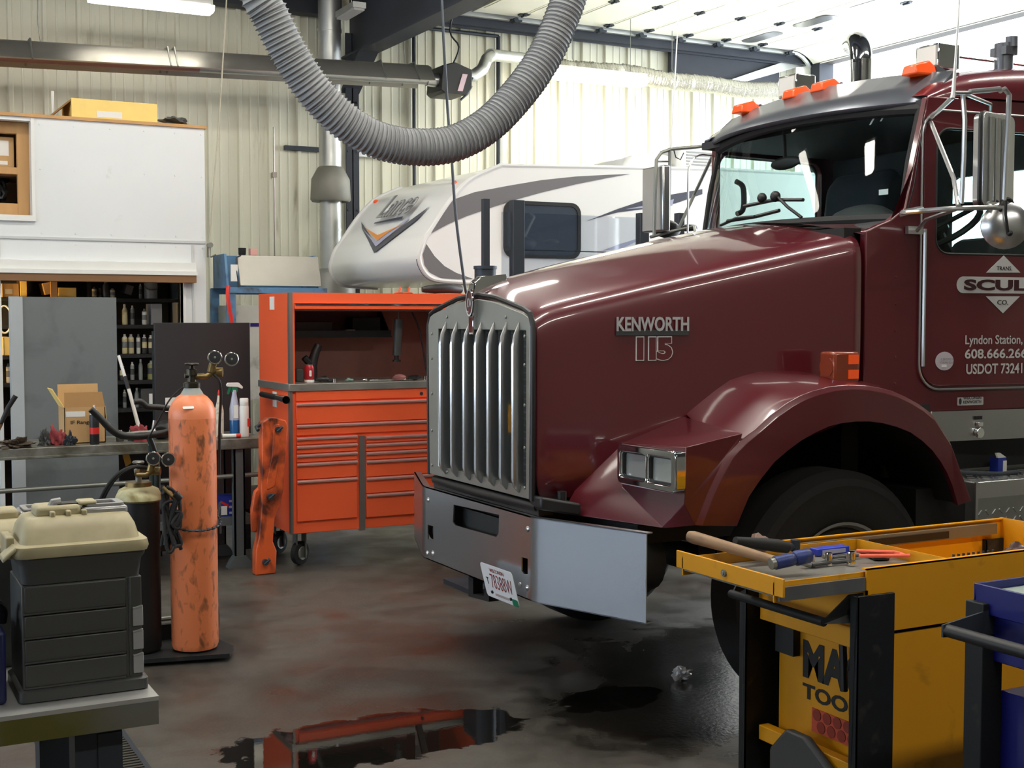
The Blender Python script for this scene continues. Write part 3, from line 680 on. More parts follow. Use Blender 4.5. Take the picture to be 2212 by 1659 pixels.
# ================================================================ CAMPER
CY0, CY1 = 4.2, 6.28
t = thing('truck_camper', 'white slide-in truck camper with an overcab nose and grey swooshes', 'camper', (3.5, 5.2, 0))
side_px = [(1022,611),(953,606),(928,598),(913,580),(907,560),(909,545),(919,515),(933,495),(971,437),(1011,392),(1050,371),(1083,358)]
prof = [(on(u, v, y=CY0).x, on(u, v, y=CY0).z) for u, v in side_px]
prof = [(p.x, p.y) for p in spline([V(q) for q in prof], 3)]
nose_prof = list(prof)
prof += [(4.5,3.02),(6.6,3.04),(6.6,1.0),(3.3,1.0),(3.2,1.99)]
B().prism([(x, CY0, z) for x, z in prof], (0, CY1-CY0, 0)).done('shell', m_camper, t, bevel=.035, seg=3, ang=50)
def edge_tube(y): return [(x, y, z) for x, z in nose_prof]
B().tube(edge_tube(CY0+.012), .02, 8).tube([(2.3,CY0+.01,2.935),(4.5,CY0+.01,3.02),(6.6,CY0+.01,3.04)], .018, 8).tube(edge_tube(CY1-.01), .02, 8).done('edge_trim', M('trim_offwhite', (214,214,212), .4), t)
low = [(x, z) for x, z in nose_prof if z < 2.17]
B().tube([(x+.004, CY0+.03, z+.004) for x, z in low], .024, 8).done('seal_strip', m_campdk, t)
def sidepoly(pts, m, name, o=.004):
    P = [on(700+x*.36166, 300+y*.36166, y=CY0-o) for x, y in pts]
    B().prism(P, (0, .003, 0)).done(name, m, t)
sidepoly([(640,565),(672,500),(712,440),(765,365),(900,318),(1100,280),(1300,246),(1500,225),(1700,214),(1828,210),(1700,232),(1500,272),(1300,320),(1150,362),(1000,410),(850,462),(740,510)], m_campgrey, 'grey_swoosh')
sidepoly([(612,628),(590,690),(600,752),(630,795),(700,832),(800,838),(890,836),(790,800),(720,760),(660,700)], m_campgrey, 'grey_crescent')
sidepoly([(1570,490),(1750,420),(1900,370),(2060,335),(2260,300),(2260,330),(2100,385),(1900,420),(1750,440)], m_campdk, 'charcoal_swoosh')
sidepoly([(1800,420),(2000,382),(2090,360),(2080,398),(1950,410)], m_lilac, 'lilac_swoosh', .006)
sidepoly([(1660,668),(1760,630),(1890,590),(1890,600),(1780,655)], m_lilac, 'lilac_stripe')
wf = on(1087,432,y=CY0); wl = on(1253,560,y=CY0)
B().plate(rrect(wf.x, wl.x, wl.z, wf.z, .09, 6), [rrect(wf.x+.03, wl.x-.03, wl.z+.03, wf.z-.03, .07, 6)], lambda a, c: (a, CY0-.015, c), (0,.014,0)).done('window_frame', m_black, t)
B().plate(rrect(wf.x+.03, wl.x-.03, wl.z+.03, wf.z-.03, .07, 6), [], lambda a, c: (a, CY0-.008, c), (0,.004,0)).done('window_pane', m_campglass, t)
# things on the nose: project to the curved front
def onnose(u, v, off=.012):
    r = ray(u, v); best = None
    for (x0, z0), (x1, z1) in zip(nose_prof, nose_prof[1:]):
        n = V((-(z1-z0), 0, x1-x0)).normalized()
        den = r @ n
        if abs(den) < 1e-6: continue
        tt = ((V((x0, 0, z0))-CAM) @ n)/den
        p = CAM+r*tt
        lo, hi = min(z0, z1)-1e-4, max(z0, z1)+1e-4
        if lo <= p.z <= hi and (best is None or tt < best[0]): best = (tt, p, n)
    if best is None: return on(u, v, x=nose_prof[8][0])
    p, n = best[1], best[2]
    if n.x > 0: n = -n
    return p+n*off
def strip(A, Bb, m, name, off=.012, k=10):
    b = B(); ra = []; 
    def poly(P, s):
        s *= len(P)-1; i = min(int(s), len(P)-2); f = s-i; return (P[i][0]+(P[i+1][0]-P[i][0])*f, P[i][1]+(P[i+1][1]-P[i][1])*f)
    K = k*(len(A)-1)
    top = [onnose(*poly(A, i/K), off) for i in range(K+1)]; bot = [onnose(*poly(Bb, i/K), off) for i in range(K+1)]
    mid = [onnose(*[(p+q)/2 for p, q in zip(poly(A, i/K), poly(Bb, i/K))], off) for i in range(K+1)]
    b.loft([top, mid, bot], False, False)
    b.done(name, m, t)
z3 = lambda P: [(700+x*.36166, 300+y*.36166) for x, y in P]
strip(z3([(228,500),(318,640),(636,408)]), z3([(232,540),(306,684),(560,490)]), m_campdk, 'charcoal_chevron', .012)
strip(z3([(236,540),(318,622),(520,470)]), z3([(252,560),(318,648),(500,500)]), m_lilac, 'lilac_chevron', .016)
strip(z3([(256,540),(330,582),(490,512)]), z3([(258,545),(330,616),(400,560)]), m_camporange, 'orange_chevron', .02)
# emblem lettering on the nose
a, c_, d_ = onnose(*z3([(330,505)])[0], .02), onnose(*z3([(520,470)])[0], .02), onnose(*z3([(385,400)])[0], .02)
zdir = (d_-a); zdir = V((zdir.x, 0, zdir.z))
text('nose_lettering', 'Lance', a+V((0,0,.03))+V((-.012,0,0)), (0,-1,0), zdir, abs(a.y-c_.y)*1.02, .26, m_campgrey, t, .006, .03, .25)
text('nose_lettering', 'Lance', a+V((0,0,.03))+V((-.02,0,0)), (0,-1,0), zdir, abs(a.y-c_.y)*1.02, .26, M('badge_silver', (176,178,178), .35, .5), t, .004, -.012, .25)
strip(z3([(312,506),(480,470)]), z3([(306,515),(476,486)]), m_campdk, 'badge_underline', .018)
for u, v in ((982,396),(812,436)):
    p = onnose(u, v, 0); B().ball(p, .045, 10, (.5, 1, .5)).done('marker_lamp', m_amber, t)
a0, a1 = on(1312,365,y=4.9), on(1545,318,y=4.9)
B().prism([(a0.x,4.7,3.0),(a0.x+.1,4.7,3.16),(a0.x+.3,4.7,3.2),(a0.x+.55,4.7,3.19),(a0.x+.62,4.7,3.0)], (0,.6,0)).done('roof_fan_cover', m_camper, t, bevel=.03)
B().prism([(a0.x+.6,4.65,3.0),(a0.x+.62,4.65,3.27),(a0.x+1.05,4.65,3.27),(a0.x+1.18,4.65,3.0)], (0,.65,0)).done('air_conditioner', m_camper, t, bevel=.04)
b = B()
for i in range(7): b.box(a0.x+.70, a0.x+1.04, 4.642, 4.648, 3.05+i*.028, 3.062+i*.028)
b.done('grille_slats', M('slat_grey', (150,152,154), .5), t)
for x in (3.4, 6.3):
    for y in (CY0+.1, CY1-.1): B().box(x, x+.07, y, y+.07, 0, 1.05).box(x-.06, x+.13, y-.06, y+.13, 0, .02).done('support_jack', m_galv, t)
# guard frame with clear sheet; unseen body added to darken floor reflections
gy = 2.3
pa, pb2, pc, pd = on(1122,432,y=gy), on(1140,575,y=gy), on(1395,460,y=gy), on(1478,460,y=gy)
t = thing('guard_frame', 'dark posts with a clear sheet, on an added body that blocks floor reflections', 'machine', (pa.x+.5, gy, 0))
b = B().prism([(pa.x-.1,gy+.07,.35),(pa.x-.1,gy+.07,1.25),(pa.x+.25,gy+.07,1.6),(pd.x+.3,gy+.07,1.6),(pd.x+.5,gy+.07,1.2),(pd.x+.5,gy+.07,.35)], (0,.62,0)); b.done('reflection_blocker', m_darksteel, t, bevel=.03)
for x in (pa.x+.2, pd.x+.15):
    for y in (gy+.02, gy+.58): B().lathe([(.12,-.1),(.33,-.11),(.38,-.06),(.38,.06),(.33,.11),(.12,.1)], (x, y, .38), 28, (0,1,0)).done('blocker_tyre', m_tire, t)
for p, w_ in ((pa, .085), (pc, .075), (pd, .05)): B().box(p.x-.045, p.x-.045+w_, gy, gy+.06, 0, p.z).done('post', m_darksteel, t, bevel=.003)
g0, g1 = on(1090,455,y=gy), on(1400,545,y=gy)
B().box(pa.x-.12, pc.x+.02, gy+.02, gy+.028, 1.6, on(1200,462,y=gy).z).done('clear_sheet', m_clear, t)
B().box(pa.x, pd.x, gy+.035, gy+.05, on(1200,542,y=gy).z, on(1200,540,y=gy).z).done('cross_wire', m_darksteel, t)
B().box(pa.x, pd.x, gy+.01, gy+.05, 1.0, 1.05).done('cross_rail', m_darksteel, t)
p0, p1 = on(1048,430,y=2.0), on(1048,578,y=2.0)
t = thing('lifting_ram', 'dark hydraulic ram with a slim rod standing behind the truck nose', 'jack', (p0.x, 2.0, 0))
B().cyl((p0.x,2.0,0),(p0.x,2.0,p1.z), .068, n=20).cyl((p0.x,2.0,p1.z-.01),(p0.x,2.0,p1.z+.01), .074, n=20).done('cylinder', m_darksteel, t)
B().box(p0.x-.018,p0.x+.022,1.98,2.02,p1.z,p0.z).done('rod', m_darksteel, t)
B().box(p0.x-.2,p0.x+.2,1.8,2.2,0,.03).done('base_plate', m_darksteel, t)
# ================================================================ WORKBENCH AND WHAT STANDS ON IT
BZ, BY0, BY1, BX0, BX1 = .88, 3.30, 3.92, -3.2, .05
t = thing('workbench', 'long steel workbench in front of the two boards', 'workbench', (-1.5, 3.6, 0))
B().box(BX0, BX1, BY0, BY1, BZ-.055, BZ).box(BX0, BX1, BY0, BY0+.02, BZ-.07, BZ-.05).done('benchtop', m_bench, t, bevel=.004)
for x in (-.17, -1.9):
    for y in (BY0+.03, BY1-.10):
        b = B().box(x, x+.075, y, y+.012, .03, BZ-.07).box(x, x+.012, y, y+.06, .03, BZ-.07).box(x+.063, x+.075, y, y+.06, .03, BZ-.07)
        b.prism([(x-.05, y-.02, 0), (x+.125, y-.02, 0), (x+.10, y-.02, .05), (x+.075, y-.02, .08), (x, y-.02, .08), (x-.025, y-.02, .05)], (0, .08, 0))
        b.done('leg', m_benchleg, t)
B().cyl((BX0, BY0+.06, .60), (.05, BY0+.06, .625), .016, n=10).done('stretcher_pipe', m_rawsteel, t)
B().box(BX0, .02, BY0+.12, BY1-.05, .29, .32).box(BX0, .02, BY0+.10, BY0+.12, .28, .34).done('lower_shelf', m_benchleg, t)
# carton on the bench with open flaps
y0 = 3.46; a, c = on(138, 858, y=y0), on(227, 858, y=y0); x0, x1, zt = a.x, c.x, a.z-.0
yb = y0+.24; z0 = BZ+.002; zt = 1.115
t = thing('cardboard_box', 'open cardboard box with raised flaps standing on the workbench', 'box', ((x0+x1)/2, y0+.12, z0))
b = B(); b.box(x0,x1,y0,y0+.005,z0,zt).box(x0,x1,yb-.005,yb,z0,zt).box(x0,x0+.005,y0,yb,z0,zt).box(x1-.005,x1,y0,yb,z0,zt).box(x0,x1,y0,yb,z0,z0+.005); b.done('body', m_card, t)
B().prism([(x0+.002,y0+.002,zt),(x1-.002,y0+.002,zt),(x1-.01,y0+.05,zt+.095),(x0+.01,y0+.05,zt+.095)], (0,.004,0)).done('front_flap', m_carddk, t)
B().prism([(x0,yb,zt),(x1,yb,zt),(x1,yb+.02,zt+.14),(x0,yb+.02,zt+.14)], (0,.004,0)).done('rear_flap', m_card, t)
B().prism([(x0,y0+.01,zt),(x0,yb-.01,zt),(x0-.07,yb-.02,zt+.12),(x0-.07,y0+.02,zt+.12)], (.004,0,.002)).done('left_flap', m_cardyel, t)
B().prism([(x1,y0+.01,zt),(x1,yb-.01,zt),(x1+.01,yb-.02,zt-.12),(x1+.01,y0+.02,zt-.12)], (.004,0,.002)).done('right_flap', m_cardyel, t)
B().box(x0+.01,x0+.13,y0-.003,y0-.001,zt-.06,zt-.025).done('paper_label', m_paper, t)
text('print', 'IF Range', (x0+.04, y0-.001, zt-.115), (1,0,0), (0,0,1), .13, .03, m_black, t, .001, .01)
def lathe_thing(name, label, cat, u0, u1, vtop, y, parts, z=BZ+.001, n=18, x=None, h=None):
    a, c = on(u0, 900, y=y), on(u1, 900, y=y); r = (c.x-a.x)/2*.92; x = (a.x+c.x)/2; h = on((u0+u1)/2, vtop, y=y).z-z
    t = thing(name, label, cat, (x, y, z))
    for nm, m, prof in parts: B().lathe([(q*r, k*h) for q, k in prof], (x, y, z), n).done(nm, m, t)
    return t, x, r, h
t, x, r, h = lathe_thing('spray_can', 'black and orange spray can at the front edge of the workbench', 'can', 192, 215, 875, 3.37, [
    ('body', m_black, [(.95,0),(1,.02),(1,.72),(.9,.76)]), ('wrap', m_redpl, [(1.01,.26),(1.012,.27),(1.012,.42),(1.01,.43)]), ('cap', m_whitetrim, [(.9,.76),(.62,.84),(.55,.88),(.2,.9),(.2,1.0)])])
lathe_thing('oil_bottle', 'dusty white bottle with a red tip behind the orange cylinder', 'bottle', 463, 484, 842, 3.5, [
    ('body', M('dusty_white', (214,206,188), .6, dirt=(130,110,120), ds=20, dt=.62), [(.95,0),(1,.02),(1,.55),(.5,.75),(.34,.88)]), ('tip', m_redpl, [(.3,.87),(.3,.93),(.12,1)])])
t, x, r, h = lathe_thing('spray_bottle', 'clear spray bottle of blue fluid with a white and green trigger', 'bottle', 495, 518, 842, 3.5, [
    ('fluid', M('blue_fluid', (34,92,150), .2), [(.98,0),(1,.02),(1,.34),(.98,.35)]), ('bottle', M('milky_bottle', (176,178,196), .25), [(1,.35),(1,.60),(.85,.68),(.45,.9),(.42,1)])])
z = BZ+h
B().prism([(x-.055,3.49,z+.035),(x-.045,3.49,z+.05),(x+.03,3.49,z+.05),(x+.06,3.49,z+.02),(x+.055,3.49,z+.005),(x+.02,3.49,z+.02),(x-.05,3.49,z+.025)], (0,.024,0)).done('nozzle', m_whitetrim, t, bevel=.003)
B().prism([(x-.018,3.49,z+.02),(x+.02,3.49,z+.02),(x+.022,3.49,z-.012),(x-.022,3.49,z-.012)], (0,.026,0)).prism([(x-.035,3.495,z+.025),(x-.02,3.495,z+.025),(x-.038,3.495,z-.03),(x-.05,3.495,z-.025)], (0,.014,0)).done('trigger', M('trigger_green', (24,112,78), .4), t)
B().box(x-r*.5,x+r*.5,3.5-r*1.04,3.5-r*.97,BZ+h*.40,BZ+h*.68).done('paper_label', m_paper, t)
lathe_thing('aerosol_can', 'white aerosol can with a red mark right of the spray bottle', 'can', 517, 538, 860, 3.44, [
    ('body', M('aerosol_white', (224,222,218), .4), [(.96,0),(1,.02),(1,.78),(.95,.8)]), ('cap', m_whitetrim, [(.93,.8),(.95,.81),(.95,.98),(.85,1.0)])])
o = bpy.data.objects['aerosol_can']; B().cyl((o.location.x+.012,3.44,BZ+.07),(o.location.x+.012,3.44,BZ+.125),.0285,n=14).done('red_mark', m_redpl, o)
p = on(482, 934, y=3.36); p2 = on(520, 934, y=3.36)
t = thing('grease_tube', 'white tube with a red cap lying on the workbench edge', 'tube', ((p.x+p2.x)/2, 3.37, BZ))
B().cyl((p.x,3.38,BZ+.016),(p2.x-.03,3.37,BZ+.016),.014,n=12).done('body', m_whitetrim, t); B().cyl((p2.x-.03,3.37,BZ+.016),(p2.x,3.37,BZ+.016),.015,n=12).done('cap', m_redpl, t)
p = on(475, 938, y=3.34)
tag(B().cyl((p.x,3.34,BZ+.001),(p.x,3.34,BZ+.025),.017,n=6).cyl((p.x,3.34,BZ+.025),(p.x,3.34,BZ+.04),.012,n=12).done('brass_fitting', m_brass), 'small brass fitting in front of the white tube', 'fitting')
def heap(name, u0, u1, vt, y, m, label, cat='cloth', seed=1, amp=.35, d=.5):
    a, c = on(u0, 940, y=y), on(u1, 940, y=y); h = max(.02, on((u0+u1)/2, vt, y=y).z-BZ); w_ = (c.x-a.x)/2
    b = B().blob(((a.x+c.x)/2, y, BZ+h*.35), w_, (1, d/1., h/w_*.62), amp+.25, seed, 4, (4,9,15))
    for v in b.bm.verts: v.co.z = max(v.co.z, BZ+.001)
    return tag(b.done(name, m), label, cat)
heap('shop_rag', 105, 139, 928, 3.44, m_red, 'crumpled red shop rag left of the cardboard box', seed=4)
heap('work_glove', 88, 106, 932, 3.40, m_greypl, 'dark glove lying beside the red rag at the box', 'glove', 6)
heap('work_glove', 0, 68, 950, 3.36, M('leather_brown', (70,58,46), .8), 'brown leather gloves at the left front of the workbench', 'glove', 8, .5)
heap('shop_rag', 290, 322, 922, 3.42, m_red, 'dusty red shop rag near the lamp reflectors', seed=11)
heap('wire_coil', 140, 160, 940, 3.36, m_darksteel, 'small dark coil in front of the cardboard box', 'coil', 12)
for i, (u, v, lab) in enumerate(((259, 915, 'left hand small lamp reflector on the workbench'), (284, 910, 'right hand small lamp reflector beside the pale pole'))):
    p = on(u, 930, y=3.5); t = thing('lamp_reflector', lab, 'lamp', (p.x, 3.5, BZ), 'lamp reflectors on the bench')
    B().lathe([(.024,.001),(.026,.03),(.018,.06)], (p.x,3.5,BZ), 16).done('base', m_greypl, t); B().lathe([(.018,.06),(.014,.075)], (p.x,3.5,BZ), 14).done('bulb_cap', m_chrome, t)
    B().lathe([(.026,.025),(.022,.058)], (p.x,3.5,BZ), 16).done('shade', m_chrome, t)
# dark air tool behind the orange cylinder
p = on(347, 930, y=3.55)
t = thing('air_tool', 'dark air tool lying on the workbench left of the orange cylinder', 'tool', (p.x, 3.52, BZ))
B().blob((p.x+.02,3.52,BZ+.065),.075,(1,.8,.85),.2,5).done('housing', m_black, t); B().cyl((p.x-.06,3.5,BZ+.07),(p.x-.05,3.5,BZ+.13),.012,n=10).cyl((p.x-.11,3.48,BZ+.03),(p.x-.04,3.5,BZ+.07),.02,n=10).done('spindle', m_alu, t)
# pale pole leaning over the bench
q0, q1 = on(304, 928, y=3.62), on(256, 768, y=3.72)
t = thing('light_pole', 'pale slim pole leaning from the workbench in front of the shelves', 'pole', (q0.x, 3.62, BZ))
B().tube([q0+V((0,0,-.035)), q0.lerp(q1,.5), q1], [.014,.012,.010], 10).done('pole', m_whitetrim, t); B().tube([q0.lerp(q1,.55), q0.lerp(q1,.72)], .014, 10).done('grip', m_black, t)
p = on(366, 868, y=3.955); tag(B().box(p.x-.03,p.x+.06,3.945,3.955,p.z-.07,p.z+.03).done('paper_card', m_paper), 'pale paper card pinned on the charcoal board', 'paper')
# box on the lower shelf and white rags
a, c = on(476, 1075, y=3.5), on(516, 1126, y=3.5)
t = thing('filter_box', 'blue and red filter box on the lower shelf of the workbench', 'box', ((a.x+c.x)/2, 3.55, .322))
B().box(a.x, c.x, 3.5, 3.62, .322, a.z+.01).done('body', m_bluedk, t); B().prism([(a.x,3.495,a.z-.02),(a.x+.055,3.495,a.z-.05),(a.x+.055,3.495,a.z-.075),(a.x,3.495,a.z-.035)], (0,.004,0)).done('red_stripe', m_redpl, t); B().box(a.x,a.x+.045,3.494,3.499,.34,a.z-.06).done('white_field', m_paper, t)
for i in range(3): B().box(a.x+.06, c.x-.015, 3.495, 3.499, .345+i*.04, .36+i*.04).done('label_mark', m_lilac, t)
# black bent lever
p = on(273, 990, y=3.5); tag(B().prism([on(262,972,y=3.5), on(276,970,y=3.5), on(284,1000,y=3.5), on(272,1008,y=3.5)], (0,.01,0)).tube([on(268,972,y=3.505), V((on(268,972,y=3.5).x,3.505,BZ-.055))], .006, 6).done('tow_strap', M('strap_yellow', (206,152,62), .7)), 'yellow strap hanging under the workbench', 'strap')
p = on(470, 1020, y=3.55); tag(B().blob((p.x-.05, 3.55, .357), .04, (1.2,.8,.5), .4, 21, 3, (4,9)).done('paper_rag', m_paper), 'white paper rag on the lower shelf left of the blue box', 'rag')
q = [on(2, 915, y=3.33), on(18, 880, y=3.33), on(34, 855, y=3.33)]
t = thing('lever_bar', 'black tube handle leaning at the far left of the workbench', 'tool', (q[0].x, 3.33, BZ))
B().tube([V((q[0].x-.06, 3.40, BZ+.012)), q[0]], .014, 8).done('wooden_grip', m_darkwood, t); B().tube(q, [.013,.015,.016], 10).done('tube', m_black, t)
# ---------------------------------------------------------------- welding cart with two gas cylinders
gx, gy_ = -.985, 1.16
t = thing('cylinder_cart', 'dark welding cart with bent push handles carrying two gas cylinders', 'cart', (-1.12, 1.25, 0))
B().prism([(-1.42,1.10,.02),(-.86,.98,.02),(-.80,1.12,.02),(-.86,1.45,.02),(-1.42,1.50,.02)], (0,0,.02)).box(-1.42,-.86,1.40,1.43,.02,.12).done('base_plate', m_blackpaint, t)
for x in (-1.42, -.83):
    b = B(); b.lathe([(.05,-.02),(.115,-.03),(.125,-.02),(.125,.02),(.115,.03),(.05,.02)], (x, 1.50, .127), 28, (1,0,0)); b.done('wheel', m_tire, t)
    
B().cyl((-1.45,1.5,.127),(-.80,1.5,.127),.012,n=8).done('axle', m_rawsteel, t)
B().tube([(-1.12,1.44,.04),(-1.12,1.44,.9),(-1.13,1.42,1.05)], .02, 10).box(-1.4,-.86,1.40,1.42,.5,.54).done('mast', m_dkgreen, t)
Hy = 1.30
def hp_(u, v, y=Hy): return on(u, v, y=y)
B().tube([hp_(196,884), hp_(215,902), hp_(238,925), hp_(262,940), hp_(300,942), hp_(345,937), hp_(372,930)], [.016,.017,.019,.019,.018,.017,.016], 12, smooth=4).done('push_handle', m_black, t)
B().tube([hp_(255,939,Hy), hp_(300,934), hp_(336,933)], .008, 8).done('handle_strip', m_rawsteel, t)
B().tube([hp_(290,868,1.5), hp_(305,868,1.5), hp_(318,878,1.5), hp_(345,880,1.5), hp_(380,884,1.5)], .016, 10, smooth=4).done('push_handle', m_black, t)
B().tube([hp_(322,945,1.36), hp_(332,970,1.36), hp_(338,1000,1.38), hp_(340,1040,1.40), hp_(340,1100,1.42)], .016, 10, smooth=4).tube([hp_(375,930,1.3), hp_(380,884,1.5)], .016, 8).done('handle_stem', m_dkgreen, t)
ch = B()
for i in range(34):
    a = R(-200+i*6.6); rr_ = .132; p = V((gx+rr_*math.cos(a), gy_+rr_*math.sin(a), .655+.05*((i-17)/17)**2))
    a2 = R(-200+(i+1)*6.6); q = V((gx+rr_*math.cos(a2), gy_+rr_*math.sin(a2), .655+.05*((i-16)/17)**2))
    ch.cyl(p, q, .007 if i % 2 else .004, n=6)
ch.tube([(gx+.131,gy_+.03,.70),(gx+.15,gy_+.06,.76),(gx+.15,gy_+.06,.60)], .006, 6)
ch.done('retaining_chain', m_darksteel, t)
t = thing('gas_cylinder', 'tall worn orange gas cylinder strapped to the welding cart', 'gas cylinder', (gx, gy_, .045))
B().lathe([(.09,.045),(.108,.05),(.1155,.07),(.1155,1.20)], (gx,gy_,0), 40).done('body', m_cyl, t)
B().lathe([(.1155,1.20),(.115,1.235),(.10,1.275),(.075,1.305),(.055,1.318)], (gx,gy_,0), 40).done('shoulder', m_cylcap, t)
B().lathe([(.06,1.31),(.056,1.318),(.04,1.345),(.038,1.35)], (gx,gy_,0), 28).done('neck_ring', M('neck_grey', (150,156,152), .5), t)
B().lathe([(.038,1.35),(.042,1.352),(.042,1.372),(.032,1.378),(.022,1.38),(.02,1.41),(.028,1.412),(.026,1.44),(.012,1.445),(.012,1.46),(.033,1.462),(.036,1.467),(.033,1.472)], (gx,gy_,0), 20).cyl((gx-.035,gy_,1.41),(gx+.06,gy_,1.41),.012,n=10).done('valve', M('valve_dark', (58,54,44), .35, .7), t)
def regulator(root, c, s=1.):
    c = V(c)
    B().tube([c, c+V((.05,-.02,.0))*s, c+V((.09,-.02,.03))*s], .015*s, 10).cyl(c+V((.07,-.02,.02))*s, c+V((.085,-.02,.075))*s, .02*s, n=12).cyl(c+V((.085,0,.02))*s, c+V((.13,-.02,.02))*s, .024*s, n=12).done('regulator_body', m_brass, root)
    for dx, dz in ((.085,.095),(.17,.085)):
        g = c+V((dx,-.045,dz))*s; ax = V((-.25,-.95,.1)).normalized()
        gb = B().lathe([(.012,-.03),(.034,-.028),(.036,.0),(.032,.006)], g, 22, ax).done('gauge', m_chrome, root)
        B().lathe([(.003,.004),(.029,.006),(.029,.009),(.002,.01)], g, 20, ax).done('gauge_face', m_black, gb)
        B().lathe([(.001,.009),(.006,.0105),(.0045,.012)], g, 8, ax).done('gauge_hub', m_rawsteel, gb)
regulator(t, (gx+.02, gy_, 1.405))
B().tube([(gx+.10,gy_-.02,1.42),(gx+.13,gy_-.03,1.38),(gx+.145,gy_+.0,1.30),(gx+.15,gy_+.05,1.15),(gx+.16,gy_+.1,.9)], .007, 8, smooth=4).tube([(gx-.02,gy_+.05,1.36),(gx-.10,gy_+.02,1.30),(gx-.15,gy_+.05,1.20),(gx-.2,gy_+.08,1.1)], .004, 6, smooth=4).done('gas_hose', m_rubber, t)
B().plate(rrect(-.027,.027,1.253,1.264,.003), [], lambda a, c: (gx+a-.045, gy_-.108+ (c-1.253)*.8, c), (0,-.004,.001)).done('paper_tag', m_paper, t)
ax_, ay_ = -1.235, 1.24
t = thing('acetylene_cylinder', 'short cream topped gas cylinder beside the tall orange one', 'gas cylinder', (ax_, ay_, .045))
B().lathe([(.09,.045),(.10,.06),(.10,.80)], (ax_,ay_,0), 32).done('body', m_black, t)
B().lathe([(.10,.79),(.112,.80),(.112,.815),(.095,.85),(.065,.865)], (ax_,ay_,0), 32).done('top_dome', m_acet, t)
B().lathe([(.065,.86),(.062,.885),(.03,.888)], (ax_,ay_,0), 24).done('collar', m_brass, t)
B().lathe([(.016,.885),(.014,.93),(.02,.932),(.02,.955),(.008,.96),(.008,.975),(.026,.977),(.03,.984),(.026,.99)], (ax_,ay_,0), 18).cyl((ax_-.02,ay_,.94),(ax_+.08,ay_,.95),.012,n=10).done('valve', m_rawsteel, t)
regulator(t, (ax_-.035, ay_-.13, .935), .85)
B().tube([(ax_,ay_,.945),(ax_-.035,ay_-.13,.94)], .012, 8).done('outlet_pipe', m_brass, t)
for k in range(2): B().tube([(ax_+.06,ay_,.95),(ax_-.04-.01*k,ay_-.05,.965),(ax_-.13-.012*k,ay_-.04,.90),(ax_-.19-.012*k,ay_+.02,.74),(ax_-.2,ay_+.05,.5)], .009, 8, smooth=5).done('gas_hose', m_rubber, t)
b = B(); rr = random.Random(9)
for i in range(9):
    c = V((ax_+.11, ay_-.20, .72)); b.tube([c+V((rr.uniform(-.05,.05), rr.uniform(-.03,.03), rr.uniform(-.16,.17))) for _ in range(5)], .009, 8, smooth=4)
tag(b.done('torch_hose', m_rubber), 'dark torch hoses draped between the two cylinders', 'hose', kind='stuff')
t = thing('welding_torch', 'brass welding torch hooked in front of the orange cylinder', 'torch', (gx-.10, gy_-.13, .75))
B().tube([on(352,1052,y=1.0), on(370,1070,y=.98), on(383,1078,y=.97)], .008, 8).done('torch_tube', m_brass, t); B().cyl(on(378,1066,y=.97), on(390,1078,y=.97), .017, n=10).done('knob', m_black, t)

# ================================================================ ORANGE TOOL CHEST
TX0, TX1, TY0, TY1 = .155, 1.60, 3.10, 3.80
zof = lambda v, u=650: on(u, v, y=TY0).z
t = thing('tool_chest', 'big orange roller tool chest with an open hutch on top', 'tool chest', (.88, 3.45, 0))
zb, zc0, zc1, zt = zof(1153), zof(845), zof(829), zof(632)
B().box(TX0, TX1, TY0+.012, TY1, zb, zc0).done('cabinet_body', m_orangebox, t, bevel=.003)
B().box(TX0-.012, TX1+.012, TY0-.012, TY1, zc0, zc1).done('worktop', m_stainless, t, bevel=.003)
xo0, xo1 = on(637,700,y=TY0).x, TX1-.05
zl0, zl1 = zof(668), zof(655)
b = B()
b.box(TX0, xo0, TY0+.006, TY1, zc1, zt).box(xo1, TX1, TY0+.006, TY1, zc1, zt).box(xo0, xo1, TY0+.006, TY1, zl1, zt).box(xo0, xo1, TY1-.02, TY1, zc1, zl1)
b.done('hutch_shell', m_orangebox, t)
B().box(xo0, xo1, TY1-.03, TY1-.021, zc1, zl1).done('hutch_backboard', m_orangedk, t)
B().box(xo0, xo1, TY0-.012, TY0+.03, zl0, zl1-.008).done('roll_door', m_orangebox, t, bevel=.004)
B().box(xo0, xo1, TY0-.016, TY0-.006, zl1-.014, zl1-.004).done('door_pull', m_chrome, t)
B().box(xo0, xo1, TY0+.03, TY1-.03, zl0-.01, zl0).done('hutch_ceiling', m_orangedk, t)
B().box(TX0-.003, on(632,700,y=TY0).x, TY0-.003, TY0+.04, zc1, zt).box(TX0-.003, on(633,1000,y=TY0).x, TY0-.003, TY0+.04, zb, zc0).done('corner_strip', m_trimdark, t)
xd0, xd1 = on(776,1000,y=TY0).x, on(788,1000,y=TY0).x
B().box(xd0, xd1, TY0-.004, TY0+.02, zof(1146,780), zof(941,780)).done('centre_strip', m_trimdark, t)
B().cyl((on(910,850,y=TY0).x, TY0-.006, zof(850,910)), (on(910,850,y=TY0).x, TY0+.01, zof(850,910)), .012, n=14).done('lock', m_darksteel, t)
xl0, xl1, xr0 = on(641,1000,y=TY0).x, on(771,1000,y=TY0).x, on(791,1000,y=TY0).x
def drawer(x0, x1, z0, z1):
    d = B().box(x0, x1, TY0-.004, TY0+.02, z0+.004, z1-.002).done('drawer', m_orangebox, t, bevel=.003)
    B().prism([(x0, TY0-.004, z1-.024), (x0, TY0-.02, z1-.020), (x0, TY0-.024, z1-.010), (x0, TY0-.004, z1-.002)], (x1-x0, 0, 0)).done('drawer_pull', m_handle, d)
